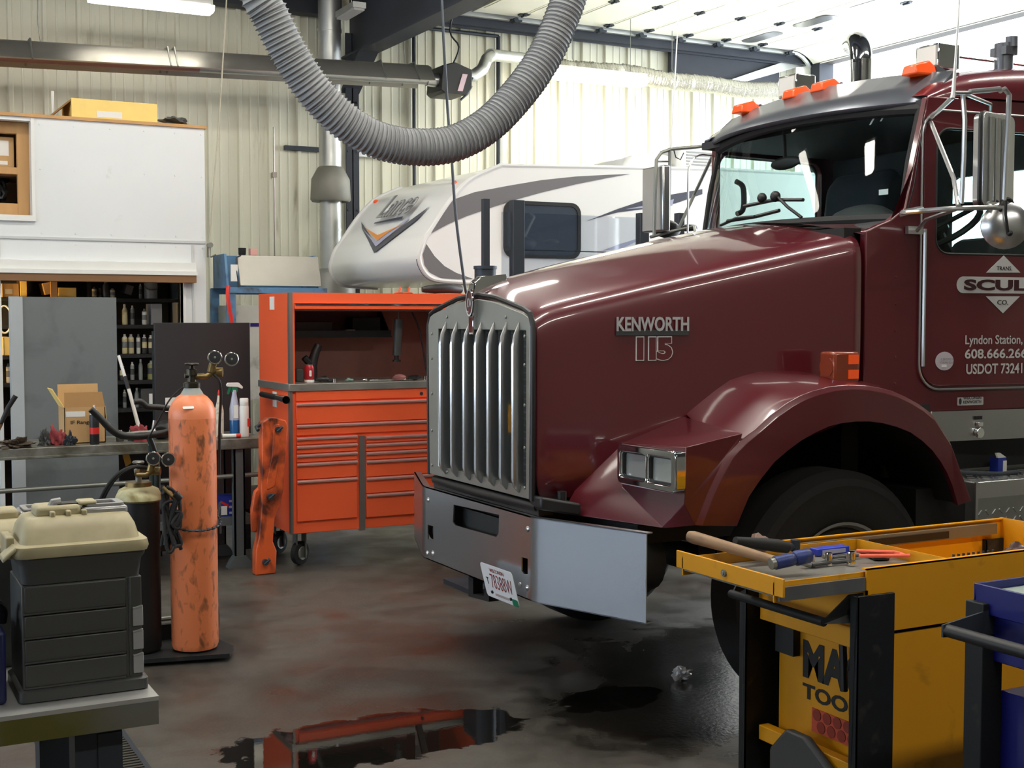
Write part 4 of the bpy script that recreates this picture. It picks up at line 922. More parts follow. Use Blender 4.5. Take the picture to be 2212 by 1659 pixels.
B().box(xl0, TX1-.03, TY0+.0, TY0+.02, zof(866), zof(843)).done('top_rail', m_orangebox, t)
hv = [870, 917, 942]
for v0, v1 in zip(hv, hv[1:]): drawer(xl0, TX1-.03, zof(v1), zof(v0))
lv = [944, 962, 981, 1000, 1037, 1128]
for v0, v1 in zip(lv, lv[1:]): drawer(xl0, xl1, zof(v1), zof(v0))
k = lambda v: zof(v, 792)
rv = [942, 958, 976, 994, 1031, 1067, 1119]
for v0, v1 in zip(rv, rv[1:]): drawer(xr0, TX1-.03, k(v1), k(v0))
for x, y in ((TX0+.10,TY0+.12),(TX1-.1,TY0+.12),(TX0+.1,TY1-.1),(TX1-.1,TY1-.1)):
    cs = B().box(x-.05,x+.05,y-.05,y+.05,zb-.012,zb).box(x-.035,x-.028,y-.03,y+.06,.05,zb).box(x+.028,x+.035,y-.03,y+.06,.05,zb).done('caster', m_rawsteel, t)
    B().lathe([(.02,-.02),(.06,-.024),(.08,-.018),(.082,0),(.08,.018),(.06,.024),(.02,.02)], (x,y+.01,.083), 24, (.55,-.83,0)).done('caster_wheel', m_tire, cs)
    B().lathe([(.004,-.027),(.045,-.029),(.05,-.02),(.05,.02),(.045,.029),(.004,.027)], (x,y+.01,.083), 18, (.55,-.83,0)).done('caster_hub', m_rawsteel, cs)
p = on(588, 655, x=TX0); B().box(TX0-.003, TX0-.0005, p.y-.05, p.y+.05, p.z-.045, p.z+.045).done('warning_label', m_paper, t)
p = on(594, 860, x=TX0); B().box(TX0-.003, TX0-.0005, p.y-.045, p.y+.045, p.z-.06, p.z+.045).done('warning_label', m_paper, t)
# dark mesh shelf in the hutch, with its contents
zs_ = zof(738, 700)+.02; ys = 3.50
B().box(xo0+.001, 1.05, ys, TY1-.03, zs_, zs_+.02).box(xo0+.001, 1.05, ys-.005, ys, zs_, zs_+.05).prism([(1.05, ys, zs_),(1.05, TY1-.03, zs_),(1.05,TY1-.03,zs_+.25)], (.008,0,0)).done('hutch_shelf', m_black, t)
def hb(u0, u1, v0, y, zbase, m, name, label, cat, d=.16):
    a, c = on(u0, v0, y=y), on(u1, v0, y=y); return tag(B().box(a.x, c.x, y, y+d, zbase, a.z).done(name, m, bevel=.008), label, cat)
hb(638, 718, 694, 3.53, zs_+.022, m_greypl, 'speaker_box', 'black box at the left of the hutch shelf', 'box')
hb(762, 822, 684, 3.53, zs_+.022, m_black, 'tool_bag', 'tall black case on the hutch shelf', 'case')
t2 = on(745, 712, y=3.52); tag(B().prism([(t2.x,3.51,t2.z),(t2.x+.075,3.51,t2.z),(t2.x+.075,3.51,zs_+.022),(t2.x+.04,3.51,zs_+.022)], (0,.05,0)).done('paper_cup', m_paper), 'pale paper packet beside the tall black case', 'packet')
p0, p1 = on(861, 690, y=3.3), on(857, 768, y=3.3)
t2 = thing('work_light', 'black stick work light hanging in the hutch', 'lamp', (p1.x, 3.3, p1.z))
B().tube([p0, p1], [.034,.03], 12).done('body', m_greypl, t2); B().tube([p1, p1+V((0,0,-.03))], .016, 10).cyl(p1+V((0,0,-.045)), p1+V((0,0,-.03)), .03, n=12).done('handle', m_black, t2); B().tube([p0+V((0,0,.0)), V((p0.x,3.3,zl0-.017))], .006, 6).done('hook', m_rawsteel, t2)
tag(B().tube([V((on(890,680,y=3.3).x,3.3,zl0-.018)), on(905,710,y=3.3), on(915,760,y=3.3), on(920,795,y=3.3), on(925,812,y=3.3)], .006, 6, smooth=4).done('charger_cord', m_black), 'thin black cord hanging at the right of the hutch', 'cord')
# things on the worktop
p = on(668, 800, y=3.2); r = .033
t2 = thing('soda_can', 'red soda can on the tool chest worktop', 'can', (p.x, 3.2, zc1+.001))
B().lathe([(.026,0),(r,.01),(r,.105),(.027,.12)], (p.x,3.2,zc1+.001), 24).done('body', M('soda_red', (176,44,54), .3, .3), t2); B().lathe([(.027,.12),(.028,.124),(.025,.121)], (p.x,3.2,zc1+.001), 20).done('lid', m_alu, t2); B().lathe([(.034,.002),(.0345,.004),(.0345,.018),(.034,.02)], (p.x,3.2,zc1+.001), 20).done('bottom_band', m_whitetrim, t2)
B().plate(rrect(-.008,.008,.045,.085,.004), [], lambda a, c: (p.x+a-.004, 3.2-.034, zc1+c), (0,-.002,0)).done('white_mark', m_paper, t2)
q = [on(u, v, y=3.42) for u, v in ((672,822),(674,790),(680,765),(688,745))]
t2 = thing('heat_gun', 'black heat gun standing in the corner of the hutch', 'tool', (q[0].x, 3.42, zc1+.002))
B().tube(q, [.042,.036,.032,.028], 12, smooth=3).done('body', m_black, t2); B().tube([on(674,790,y=3.42), on(662,778,y=3.4), on(657,772,y=3.4)], .024, 10).done('barrel', m_black, t2); B().tube([on(672,770,y=3.45), on(683,790,y=3.45), on(684,815,y=3.45)], .005, 6, smooth=3).done('power_cord', m_black, t2)
hb(640, 656, 797, 3.35, zc1+.001, m_greypl, 'battery_pack', 'dark battery block left of the soda can', 'battery', .07)
def small(u, v, r, m, name, label, cat, sx=1., sz=.6, seed=0): 
    p = on(u, v, y=3.17); return tag(B().blob((p.x,3.17,zc1+r*sz+.003), r, (sx,.8,sz), .25, seed, 2).done(name, m), label, cat)
small(695, 824, .03, m_black, 'grinder_guard', 'black tool piece right of the soda can', 'tool', 1.4, .7, 1)
small(712, 826, .022, m_darksteel, 'pliers', 'dark pliers on the front of the worktop', 'tool', 2., .4, 2)
small(755, 822, .02, M('pale_green_cap', (120,150,140), .5), 'green_cap', 'pale green cap on the worktop', 'cap', 1.4, .6, 3)
small(788, 824, .016, m_chrome, 'chrome_socket', 'bright chrome socket on the worktop', 'socket', 1.5, .6, 4)
small(862, 818, .045, M('pink_rag', (150,96,92), .8), 'shop_rag', 'pinkish rag on the right of the worktop', 'cloth', 1.2, .5, 5)
small(895, 818, .03, m_black, 'black_pouch', 'black pouch at the right of the worktop', 'pouch', 1.6, .6, 6)
a, c = on(800,827,y=3.17), on(885,827,y=3.17)
tag(B().cyl((a.x,3.17,zc1+.009),(c.x,3.19,zc1+.009),.008,n=10).cyl((a.x-.01,3.17,zc1+.011),(a.x+.03,3.17,zc1+.011),.0105,n=10).done('extension_bar', m_chrome), 'long chrome extension bar along the worktop edge', 'tool')
p = on(918, 822, y=3.17); tag(B().cyl((p.x,3.17,zc1+.001),(p.x,3.17,zc1+.03),.012,n=12).done('deep_socket', m_chrome), 'small upright socket at the right end of the worktop', 'socket')
p = on(722, 826, y=3.15); tag(B().cyl((p.x,3.15,zc1+.001),(p.x,3.15,zc1+.026),.010,n=12).done('spark_plug', m_alu), 'small upright plug near the middle of the worktop', 'plug')
# things on top of the chest
a, c = on(918,627,y=3.3), on(1010,626,y=3.3)
tag(B().tube([(a.x,3.35,zt+.035),(a.x+.1,3.34,zt+.04),(min(c.x,1.45),3.36,zt+.045),(min(c.x+.1,1.56),3.4,zt+.04)], [.02,.034,.036,.03], 12, smooth=3).done('rolled_tarp', m_black), 'dark rolled tarp on top of the tool chest', 'tarp')
for i,(u,lab) in enumerate(((862,'small rust red clamp on top of the tool chest'),(882,'second rust red clamp beside the rolled tarp'))):
    p = on(u, 628, y=3.25); tag(B().lathe([(.026,.006),(.03,.001),(.034,.006),(.03,.012)], (p.x,3.25,zt), 16).cyl((p.x,3.25,zt+.006),(p.x+.01,3.25,zt+.05),.008,n=8).done('pipe_clamp', m_hoist), lab, 'clamp', 'clamps on the chest')
# black handle with chrome ball on the chest side
q0, q1 = on(556, 853, x=.0), on(618, 864, x=TX0-.03)
t2 = thing('pull_bar', 'black handled pry bar with a chrome head held on the chest side', 'tool', (q1.x, q1.y, q1.z))
B().tube([q1+V((-.0,.55,.01)), q1+V((0,.2,.005))], .02, 10).done('grip', m_black, t2); B().tube([q1+V((0,.2,.005)), q1+V((0,.0,0))], [.02,.027], 12).done('head', m_chrome, t2)
# orange hoist leg leaning against the chest
LP = [(566,912),(580,903),(600,903),(618,908),(622,920),(612,1060),(606,1090),(594,1120),(590,1170),(598,1190),(596,1222),(560,1226),(552,1215),(553,1190),(560,1160),(566,1090),(564,1060),(566,1000)]
HY = 3.0
lp = [on(u, v, y=HY) for u, v in LP]
t2 = thing('hoist_leg', 'worn orange steel hoist leg leaning against the tool chest', 'hoist leg', (lp[10].x, HY+.04, 0))
lp = [V((p.x, p.y, .001 if v > 1211 else p.z)) for p, (u, v) in zip(lp, LP)]
B().prism(lp, (0, .085, 0)).done('beam', m_hoist, t2, bevel=.012)
rp = [on(u, v, y=HY-.006) for u, v in ((592,918),(604,916),(604,985),(594,1050),(578,1058),(576,1045),(588,985))]
B().prism(rp, (0,.01,0)).done('raised_rib', m_hoist, t2, bevel=.004)
bp_ = [on(u, v, y=HY+.06) for u, v in ((562,1050),(550,1062),(543,1100),(545,1150),(556,1150),(562,1100))]
B().prism(bp_, (0,.04,0)).done('rear_lug', m_hoist, t2, bevel=.01)
for u, v in ((600,928),(583,1073),(573,1214)):
    p = on(u, v, y=HY-.01); B().cyl((p.x,HY-.03,p.z),(p.x,HY+.02,p.z),.02,n=12).cyl((p.x-.01,HY-.022,p.z-.01),(p.x+.028,HY-.022,p.z+.018),.011,n=8).done('pin', m_darksteel, t2)
p = on(572, 916, y=HY); B().tube([(p.x,HY+.05,p.z),(p.x-.05,HY+.03,p.z-.02),(p.x-.045,HY,p.z-.04)], .012, 8).done('hook', m_darksteel, t2)
# ================================================================ SEMI TRUCK
tr = thing('semi_truck', 'maroon semi truck with a tall slatted grille and aluminium bumper', 'truck', (1.5, 0, 0))
S0, S1 = (1.5, -.86), (2.9, -1.0)
def ys(x): return -.86-.1*(x-1.5)          # near side of the cab
H0, H1 = (.03, -.53), (1.5, -.87)
def yh(x): return -.53-.34*(x-.03)/1.47     # near side of the bonnet
# --- bonnet
st = [(.03,.53,1.70,1.785,.93),(.08,.545,1.735,1.835,.93),(.15,.56,1.757,1.872,.94),(.40,.615,1.815,1.94,.96),(.70,.685,1.885,2.005,1.0),(1.05,.766,1.962,2.085,1.1),(1.35,.835,2.03,2.148,1.2),(1.5,.87,2.06,2.165,1.25)]
rings = []
for x, wd, zs_, zc, zb in st:
    half = [(wd, zb), (wd, zb+(zs_-zb)*.5), (wd, zs_-.14), (wd-.004, zs_-.06), (wd-.03, zs_-.012), (wd-.08, zs_+.014), (wd*.72, zs_+.35*(zc-zs_)), (wd*.45, zs_+.72*(zc-zs_)), (wd*.2, zs_+.95*(zc-zs_)), (0, zc)]
    rings.append([(x, -y, z) for y, z in half]+[(x, y, z) for y, z in reversed(half[:-1])])
hb_ = B(); hb_.loft(rings, False, False); hood = hb_.done('bonnet', m_maroon, tr, sub=2, ang=60)
md = hood.modifiers.new('thick', 'SOLIDIFY'); md.thickness = .012; md.offset = -1
# dark firewall and engine bay behind the grille
B().box(.12, 1.45, -.45, .45, .75, 1.66).box(1.46, 1.56, -.80, .80, .9, 2.10).done('engine_bay', m_underbody, tr)
# --- grille
gout = [(-.51,.935),(.51,.935),(.52,1.66),(.50,1.70),(.46,1.715),(.2,1.765),(0,1.785),(-.2,1.765),(-.46,1.715),(-.50,1.70),(-.52,1.66)]
gf = lambda a, c: (.012, a, c)
gy0, gy1, gz0, gz1 = on(1135,900,x=.01).y, on(946,900,x=.01).y, on(1133,1052,x=.01).z, on(1133,714,x=.01).z
gb = B().plate(gout, [[(gy0,gz0),(gy1,gz0),(gy1,gz1),(gy0,gz1)]], gf, (.03, 0, 0))
for yy, zz in [(s*.475, z) for s in (-1, 1) for z in (.98,1.15,1.33,1.5,1.62)]+[(y, z) for y in (-.3,.3) for z in (.965,1.70)]:
    gb.cyl((.006, yy, zz), (.012, yy, zz), .008, n=8)
gr = gb.done('grille_surround', m_grille, tr, bevel=.003)
B().tube([(.02, y, z) for y, z in [(-.525,.93),(-.53,1.3),(-.53,1.66),(-.505,1.715),(-.45,1.735),(-.2,1.785),(0,1.803),(.2,1.785),(.45,1.735),(.505,1.715),(.53,1.66),(.53,1.3),(.525,.93)]], .012, 8).done('grille_gasket', m_black, tr)
# dark mesh insect screen with a fine wire grid
b = B().box(.05,.055,gy0-.02,gy1+.02,gz0-.02,gz1+.02)
sc_ = b.done('insect_screen', m_screen, tr)
b = B()
z = gz0
while z < gz1: b.box(.045,.05,gy0,gy1,z,z+.006); z += .028
b.done('screen_wire', M('wire_grid', (74,78,74), .5, .4), sc_)
for i, u in enumerate((957, 981, 1008, 1033, 1060, 1087, 1114)):
    y = on(u, 900, x=-.005).y
    pr = [(.03,-.006),(.0,-.016),(-.022,-.010),(-.026,0),(-.022,.010),(.0,.016),(.03,.006)]
    rg = []
    for z_, k in ((gz0-.03,.15),(gz0-.005,.8),(gz0+.03,1),(gz1-.07,1),(gz1-.02,.75),(gz1+.035,.08)):
        rg.append([(.012+(a-.012)*k if a < .012 else a, y+c*k, z_) for a, c in pr])
    B().loft(rg).done('grille_bar', m_alu, tr)
B().box(.03,.048,on(1107,900,x=.03).y-.01,on(1107,900,x=.03).y+.012,1.2,1.32).done('caution_strip', m_yellow, tr)
# ornament
oz = on(1033, 640, x=-.01).z
orn = B(); orn.prism([(x, -.028, z) for x, z in ((-.012,1.70),(-.014,1.80),(-.004,1.855),(.03,1.883),(.16,1.895),(.16,1.86),(.03,1.80),(.02,1.70))], (0,.056,0))
orn.box(-.01,.014,-.022,.022,1.62,1.71)
orn = orn.done('bonnet_ornament', m_chrome, tr, bevel=.004)
B().plate([(.036*math.cos(a*.2618),1.765+.062*math.sin(a*.2618)) for a in range(24)], [], lambda a, c: (-.016, a, c), (.006,0,0)).done('oval_badge', M('badge_red', (96,52,48), .4, .4), orn)
B().plate([(.036*math.cos(a*.2618),1.765+.062*math.sin(a*.2618)) for a in range(24)], [[(.03*math.cos(a*.2618),1.765+.054*math.sin(a*.2618)) for a in range(24)]], lambda a, c: (-.019, a, c), (.006,0,0)).done('badge_rim', m_chrome, orn)
text('badge_letters', 'KW', (-.0175, .02, 1.745), (0,-1,0), (0,0,1), .04, .04, m_chrome, orn, .001, .01)
for dy in (-.012, 0, .012): B().box(-.014,-.009,dy-.002,dy+.002,1.63,1.70).done('badge_bar', M('badge_bar_red', (120,60,54), .5), orn)
# --- bumper
bz0, bz1 = .513, .868
hole1 = [(on(u, v, x=0).y, on(u, v, x=0).z) for u, v in ((1078,1112),(980,1090),(978,1128),(984,1135),(1072,1160),(1077,1152))]
hole2 = [(on(u, v, x=0).y, on(u, v, x=0).z) for u, v in ((1140,1207),(1126,1203),(1126,1232),(1132,1240),(1140,1240))]
hole3 = [(on(u, v, x=0).y, on(u, v, x=0).z) for u, v in ((936,1137),(924,1133),(924,1164),(936,1168))]
bb = B()
bb.plate([(-.545,bz0),(.53,bz0),(.53,bz1),(-.545,bz1)], [hole1, hole2, hole3], lambda a, c: (0, a, c), (.006,0,0))
for s, yb_ in ((-1, -.545), (1, .53)):
    path = [(0, yb_)]+[(.004*i*i/2., yb_+s*.03*i) for i in range(1, 4)]
    x3, y3 = path[-1]; path.append((.195, s*1.12))
    bb.loft([[(x, y, bz0), (x, y, bz1), (x+.006, y-s*.002, bz1), (x+.006, y-s*.002, bz0)] for x, y in path])
    bb.prism([(x, y, bz1) for x, y in path]+[(x+.035, y-s*.01, bz1) for x, y in reversed(path)], (0,0,-.005))
    bb.prism([(x, y, bz0) for x, y in path]+[(x+.035, y-s*.01, bz0) for x, y in reversed(path)], (0,0,.005))
bb.box(0,.04,-.545,.53,bz1-.005,bz1).box(0,.04,-.545,.53,bz0,bz0+.005)
bump = bb.done('bumper', m_bumper, tr, ang=25)
for u, v in ((925,1080),(935,1195),(923,1195),(1140,1143),(1123,1264),(1139,1270)):
    p = on(u, v, x=0); B().lathe([(.001,-.007),(.008,-.006),(.013,-.001),(.013,.0)], (0,p.y,p.z), 10, (1,0,0)).done('bolt', m_alu, bump)
B().box(.10,.12,-.5,.45,.55,.84).done('bumper_backing', m_underbody, tr)
hm = B()
y_ = hole1[0][0]; 
hm.box(.06,.065,-.3,.45,.68,.80).done('air_intake_mesh', m_screen, tr)
B().box(.03,.10,-.56,.50,.87,.925).tube([(.04,-.54,.905),(.02,0,.905),(.04,.5,.905)], .022, 10).done('valance', m_black, tr)
B().prism([(.02,-.60,.90),(.02,-.50,.90),(.18,-.50,.87),(.18,-.66,.87)], (0,0,.055)).done('valance_end', m_black, tr, bevel=.01)
B().cyl((.13,-.58,.92),(.13,-.58,.97),.02,n=10).done('valance_bolt', m_black, tr)
# tow hook under the bumper
p = [on(u, v, x=.03) for u, v in ((1012,1245),(1012,1288),(1056,1300),(1058,1240))]
b = B(); q = [on(u, v, x=.03) for u, v in ((1022,1250),(1022,1283),(1046,1288),(1047,1250))]
for i in range(3): b.prism([p[i], p[i+1], q[i+1], q[i]], (.05,0,0))
b.box(.03,.3,p[3].y,p[0].y,.50,.53); b.done('tow_hook', m_underbody, tr)
# licence plate
pl_ = [on(u, v, x=-.01) for u, v in ((1041,1207),(1108,1230),(1117,1300),(1060,1281))]
y0, z1 = pl_[0].y, pl_[0].z; w_, h_ = .305, .155
xd = (pl_[1]-pl_[0]); zd = (pl_[0]-pl_[3])
xd = V((0, xd.y, xd.z)).normalized(); zd = V((-.25, .16, 1)).normalized(); zd = (zd-xd*(zd@xd)).normalized()
wid = (pl_[1]-pl_[0]).length*1.02; hei = .158
org = V((-.05, pl_[3].y+.03, pl_[0].z)) - zd*hei; org.x = -.012
lf = lambda a, c: org+xd*a+zd*c
nv = xd.cross(zd)
lp_ = B().plate(rrect(0, wid, 0, hei, .018, 4), [], lf, -nv*.002).done('licence_plate', m_letwhite, tr)
def pt(s, a, c, wd, h, m, off=0): text('plate_lettering', s, lf(a, c)+nv*.0008, xd, zd, wd, h, m, lp_, .0006, off)
pt('WISCONSIN', wid*.28, hei*.80, wid*.44, hei*.11, m_letred); pt('78388W', wid*.25, hei*.32, wid*.66, hei*.42, m_letred, -.01); pt('T', wid*.11, hei*.40, wid*.07, hei*.2, m_black, .02)
B().plate(rrect(wid*.82, wid*.99, 0, hei*.2, .008), [], lambda a, c: lf(a, c)+nv*.0006, nv*.001).done('green_sticker', m_green, lp_)
B().plate(rrect(wid*.30, wid*.72, hei*.10, hei*.17, .004), [], lambda a, c: lf(a, c)+nv*.0004, nv*.0006).done('plate_caption', M('caption_grey', (176,160,156), .6), lp_)
for a in (.22, .80): q = lf(wid*a, hei*.18); B().cyl(q, q+nv*.006, .007, n=10).done('plate_bolt', m_black, lp_)

# --- fenders
LIP = [(1592,1137),(1605,1105),(1619,1072),(1645,1034),(1674,998),(1703,973),(1733,951),(1762,935),(1792,921),(1822,914),(1851,911),(1880,911),(1909,915),(1939,923),(1968,935),(1993,953),(2015,974),(2032,997),(2046,1021),(2058,1050),(2070,1092)]
CRE = [(1502,1135),(1515,1100),(1529,1064),(1547,1025),(1568,986),(1597,955),(1631,927),(1663,898),(1698,872),(1726,856),(1753,845),(1791,835),(1831,831),(1865,832),(1898,837),(1928,845),(1956,857),(1985,873),(2011,892),(2050,951),(2097,1080)]
INN = [(1478,900),(1478,900),(1478,900),(1478,900),(1482,895),(1500,879),(1517,865),(1546,842),(1576,821),(1605,811),(1635,804),(1660,801),(1682,800),(1718,801),(1753,804),(1790,812),(1830,822),(1870,830),(1905,838)]
FY = -1.14
lip = [on(u, v, y=FY) for u, v in LIP]; cre = [on(u, v, y=FY+.012) for u, v in CRE]
inn = []
for i, (u, v) in enumerate(INN): inn.append(onp(u, v, H0, H1, -.002))
while len(inn) < len(cre):
    k = len(inn); p = cre[k].copy(); p.y = -.90; p.z += -.005; inn.append(p)
for i in range(13, len(cre)):
    f = min(1, (i-13)/4.); q = cre[i].copy(); q.y = -.90; q.z = cre[i].z+.01; inn[i] = inn[i].lerp(q, f)
def mir(p, s): return V((p.x, p.y*s, p.z))
for s in (1, -1):
    b = B()
    rows = []
    mid1 = [c.lerp(l, .12)+V((0,-.012,0)) for c, l in zip(cre, lip)]
    topm = [a.lerp(c, .75)+V((0,0,.012)) for a, c in zip(inn, cre)]
    inr = [V((p.x, -.52, p.z+.02)) for p in lip]
    lip2 = [V((p.x, p.y+.03, p.z+.004)) for p in lip]
    if s == 1: K = [i for i in range(len(cre))]
    # face, crease and top from the arch front to its tail
    K = range(4, len(cre))
    b.loft([[mir(inn[i], s) for i in K], [mir(topm[i], s) for i in K], [mir(cre[i], s) for i in K]], False, False)
    K = range(len(cre))
    b.loft([[mir(cre[i], s) for i in K], [mir(mid1[i], s) for i in K], [mir(lip[i], s) for i in K], [mir(lip2[i], s) for i in K]], False, False)
    # headlamp pod
    A_ = on(1343, 958, x=.34); Bq = on(1482, 966, x=.37); Cq = on(1604, 936, y=FY+.012); D_ = onp(1478, 900, H0, H1, -.002)
    E_ = onp(1215, 1108, H0, H1, 0.0); F_ = on(1430, 1140, y=-1.03); G_ = on(1478, 1090, y=-1.12); Bb = on(1480, 1062, x=.37); Ab = on(1345, 1052, x=.34)
    E2 = onp(1240, 1060, H0, H1, 0.0)
    A0 = onp(1345, 958, H0, H1, 0.)
    low = on(1502, 1135, y=FY+.012); fl2 = on(1440, 1141, y=-1.05)
    def q(*P): b.f([mir(p, s) for p in P])
    q(A_, Bq, Cq, D_); q(A0, A_, D_)
    q(A_, Ab, Bb, Bq)
    q(Ab, E2, E_, F_); q(Ab, F_, G_, Bb); q(A0, E2, Ab); q(A0, Ab, A_)
    q(F_, fl2, low, G_)
    side = [cre[i] for i in range(0, 6)]
    b.f([mir(p, s) for p in ([Bb, G_]+side+[Cq, Bq])])
    fd = b.done('fender', m_maroon, tr, ang=32)
    md = fd.modifiers.new('thick', 'SOLIDIFY'); md.thickness = .01; md.offset = -1
    md = fd.modifiers.new('soft', 'BEVEL'); md.width = .02; md.segments = 3; md.limit_method = 'ANGLE'; md.angle_limit = R(28)
    bl = B(); K = range(len(cre)); bl.loft([[mir(p+V((0,.02,.01)), s) for p in lip], [mir(p, s) for p in inr]], False, False)
    bl.f([mir(V((p.x,-.52,p.z+.02)), s) for p in lip]); bl.done('wheel_well', m_underbody, tr)
    # headlamp
    fc = lambda a, c: None
    hx = .302; y0, y1 = on(1478,1010,x=.36).y, on(1349,1010,x=.34).y; z0, z1 = on(1415,1056,x=.345).z, on(1415,966,x=.345).z
    hd = B()
    hd.plate(rrect(y0, y1, z0, z1, .03, 5), [rrect((y0+y1)/2+.006, y1-.022, z0+.03, z1-.032, .012, 3), rrect(y0+.035, (y0+y1)/2-.006, z0+.03, z1-.032, .012, 3)], lambda a, c: (hx+.02*abs(a-y1)/.4, s*a, c), (.05, 0, 0))
    hl = hd.done('headlamp_bezel', m_chrome, tr, bevel=.006)
    for a0, a1 in (((y0+y1)/2+.006, y1-.022), (y0+.035, (y0+y1)/2-.006)):
        B().plate(rrect(a0, a1, z0+.03, z1-.032, .012, 3), [], lambda a, c: (hx+.028+.02*abs(a-y1)/.4, s*a, c), (.02, 0, 0)).done('headlamp_lens', m_headl, hl)
        B().plate(rrect(a0, a1, z0+.03, z1-.032, .012, 3), [rrect(a0+.006, a1-.006, z0+.036, z1-.038, .01, 3)], lambda a, c: (hx+.016+.02*abs(a-y1)/.4, s*a, c), (.02, 0, 0)).done('lens_gasket', m_black, hl)
    # turn signal
    p = on(1815, 792, y=-1.02)
    ts = B().box(p.x-.075, p.x+.065, s*-1.07, s*-.97, p.z-.068, p.z+.065).done('turn_signal', m_amberdk, tr, bevel=.012)
    if s == 1:
        B().box(p.x+.0, p.x+.055, -1.074, -1.068, p.z-.05, p.z-.012).box(p.x+.0, p.x+.055, -1.074, -1.068, p.z+.012, p.z+.052).done('side_lens', m_amber, ts)
        B().cyl((p.x-.078,-1.02,p.z),(p.x-.07,-1.02,p.z),.042,n=18).done('round_lens', m_amberdk, ts)
    B().box(p.x-.06, p.x+.03, s*-1.05, s*-.99, p.z-.095, p.z-.065).done('signal_base', m_black, tr)
# --- wheels
def wheel(x, y0, y1, name):
    yc = (y0+y1)/2; hw = abs(y1-y0)/2; sg = -1 if yc < 0 else 1
    o = (x, yc, .525); ax = (0, sg, 0)
    prof = [(.29,-hw),(.40,-hw-.005),(.475,-hw+.01),(.51,-hw+.04),(.522,-hw+.06),(.522,hw-.06),(.51,hw-.04),(.49,hw-.012),(.46,hw),(.44,hw-.004),(.40,hw+.004),(.33,hw-.002),(.30,hw-.015),(.285,hw-.03)]
    w = B().lathe(prof, o, 64, ax).done(name, m_tire, tr, ang=30)
    B().lathe([(.285,hw-.05),(.30,hw-.012),(.305,hw-.004),(.292,hw-.006),(.28,hw-.03),(.25,hw-.07),(.20,hw-.10),(.12,hw-.10),(.11,hw-.04),(.06,hw-.03),(.01,hw-.03)], o, 48, ax).done('wheel_rim', m_galv, w)
    b = B()
    for k in range(10):
        a = k*.6283; c = V(o)+V((.165*math.cos(a), sg*(hw-.1), .165*math.sin(a))); b.cyl(c, c+V((0, sg*.03, 0)), .016, n=6)
    b.done('wheel_nuts', m_rawsteel, w)
    return w
wheel(1.22, -1.09, -.80, 'front_tyre'); wheel(1.22, .80, 1.09, 'front_tyre')
for y in (-1.15, -.84, .55, .86): wheel(5.6, y, y+.29, 'rear_tyre')
# --- chassis
B().box(.3, 6.4, -.45, -.37, .72, .98).box(.3, 6.4, .37, .45, .72, .98).box(.25,.45,-.5,.5,.7,.9).done('chassis_rail', m_underbody, tr)
B().cyl((1.22,-.85,.5),(1.22,.85,.5),.07,n=12).box(.95,1.5,-.55,-.42,.55,.72).box(.95,1.5,.42,.55,.55,.72).done('front_axle', m_underbody, tr)
B().prism([(.35,-.35,.75),(1.6,-.35,.62),(1.6,-.35,1.0),(.35,-.35,1.0)], (0,.7,0)).box(.30,.36,-.4,.4,.60,.75).box(1.6,2.8,-.35,.35,.6,.9).done('engine_sump', m_underbody, tr)
B().cyl((5.6,-.8,.525),(5.6,.8,.525),.1,n=12).done('rear_axle', m_underbody, tr)
B().cyl((.33,-.80,.70),(.42,-.80,.70),.13,n=20).box(.3,.8,-.9,-.5,.78,.86).done('spring_hanger', m_underbody, tr)

# --- cab
zsill = 1.265
wx0, wx1, wz0, wz1 = 1.905, 2.80, 1.99, 2.56
sidep = [(1.53,zsill),(3.0,zsill),(3.0,2.72),(1.86,2.70),(1.835,2.60),(1.74,2.19),(1.66,2.135),(1.53,2.085)]
winn = rrect(wx0, wx1, wz0, wz1, .07, 5); winf = rrect(2.03, 2.86, 2.0, 2.64, .07, 5)
sidef = [(1.99,zsill),(3.0,zsill),(3.0,2.72),(1.99,2.70)]
dout_n = rrect(1.835, 2.88, 1.385, 2.64, .10, 6); dout_f = rrect(2.0, 2.93, 1.385, 2.67, .06, 6)
for s in (1, -1):
    f = lambda a, c: (a, s*ys(a), c); winh = winn if s == 1 else winf; wx0, wx1, wz0, wz1 = (1.905, 2.80, 1.99, 2.56) if s == 1 else (2.03, 2.86, 2.0, 2.64)
    cs = B().plate(sidep if s == 1 else sidef, [winh], f, (0, s*.04, 0)).done('cab_side', m_maroon, tr, bevel=.006)
    d = B().plate(dout_n if s == 1 else dout_f, [winh], lambda a, c: (a, s*(ys(a)-.012), c), (0, s*.014, 0)).done('cab_door', m_maroon, tr, bevel=.006)
    tp = [(x, s*(ys(x)-.012), z) for x, z in rrect(1.822, 2.875, 1.368, 2.64, .115, 6)]
    B().tube(tp, .0055, 6, closed=True).done('door_trim', m_alu, d)
    B().tube([(x, s*(ys(x)-.014), z) for x, z in ((1.842,2.10),(1.842,1.8),(1.842,1.475))], .009, 6).done('hinge_strip', m_alu, d)
    B().plate(rrect(wx0+.004, wx1-.004, wz0+.004, wz1-.004, .066, 5), [], lambda a, c: (a, s*(ys(a)+.008), c), (0, s*.004, 0)).done('window_pane', m_glass, d)
    B().tube([(x, s*(ys(x)-.008), z) for x, z in winh], .007, 6, closed=True).done('window_gasket', m_black, d)
    b = B()
    for z in (1.40,1.52,1.64,1.76,1.88,2.0): b.cyl((1.70, s*(ys(1.70)-.004), z), (1.70, s*ys(1.70), z), .006, n=6)
    b.done('rivets', m_maroon, tr)
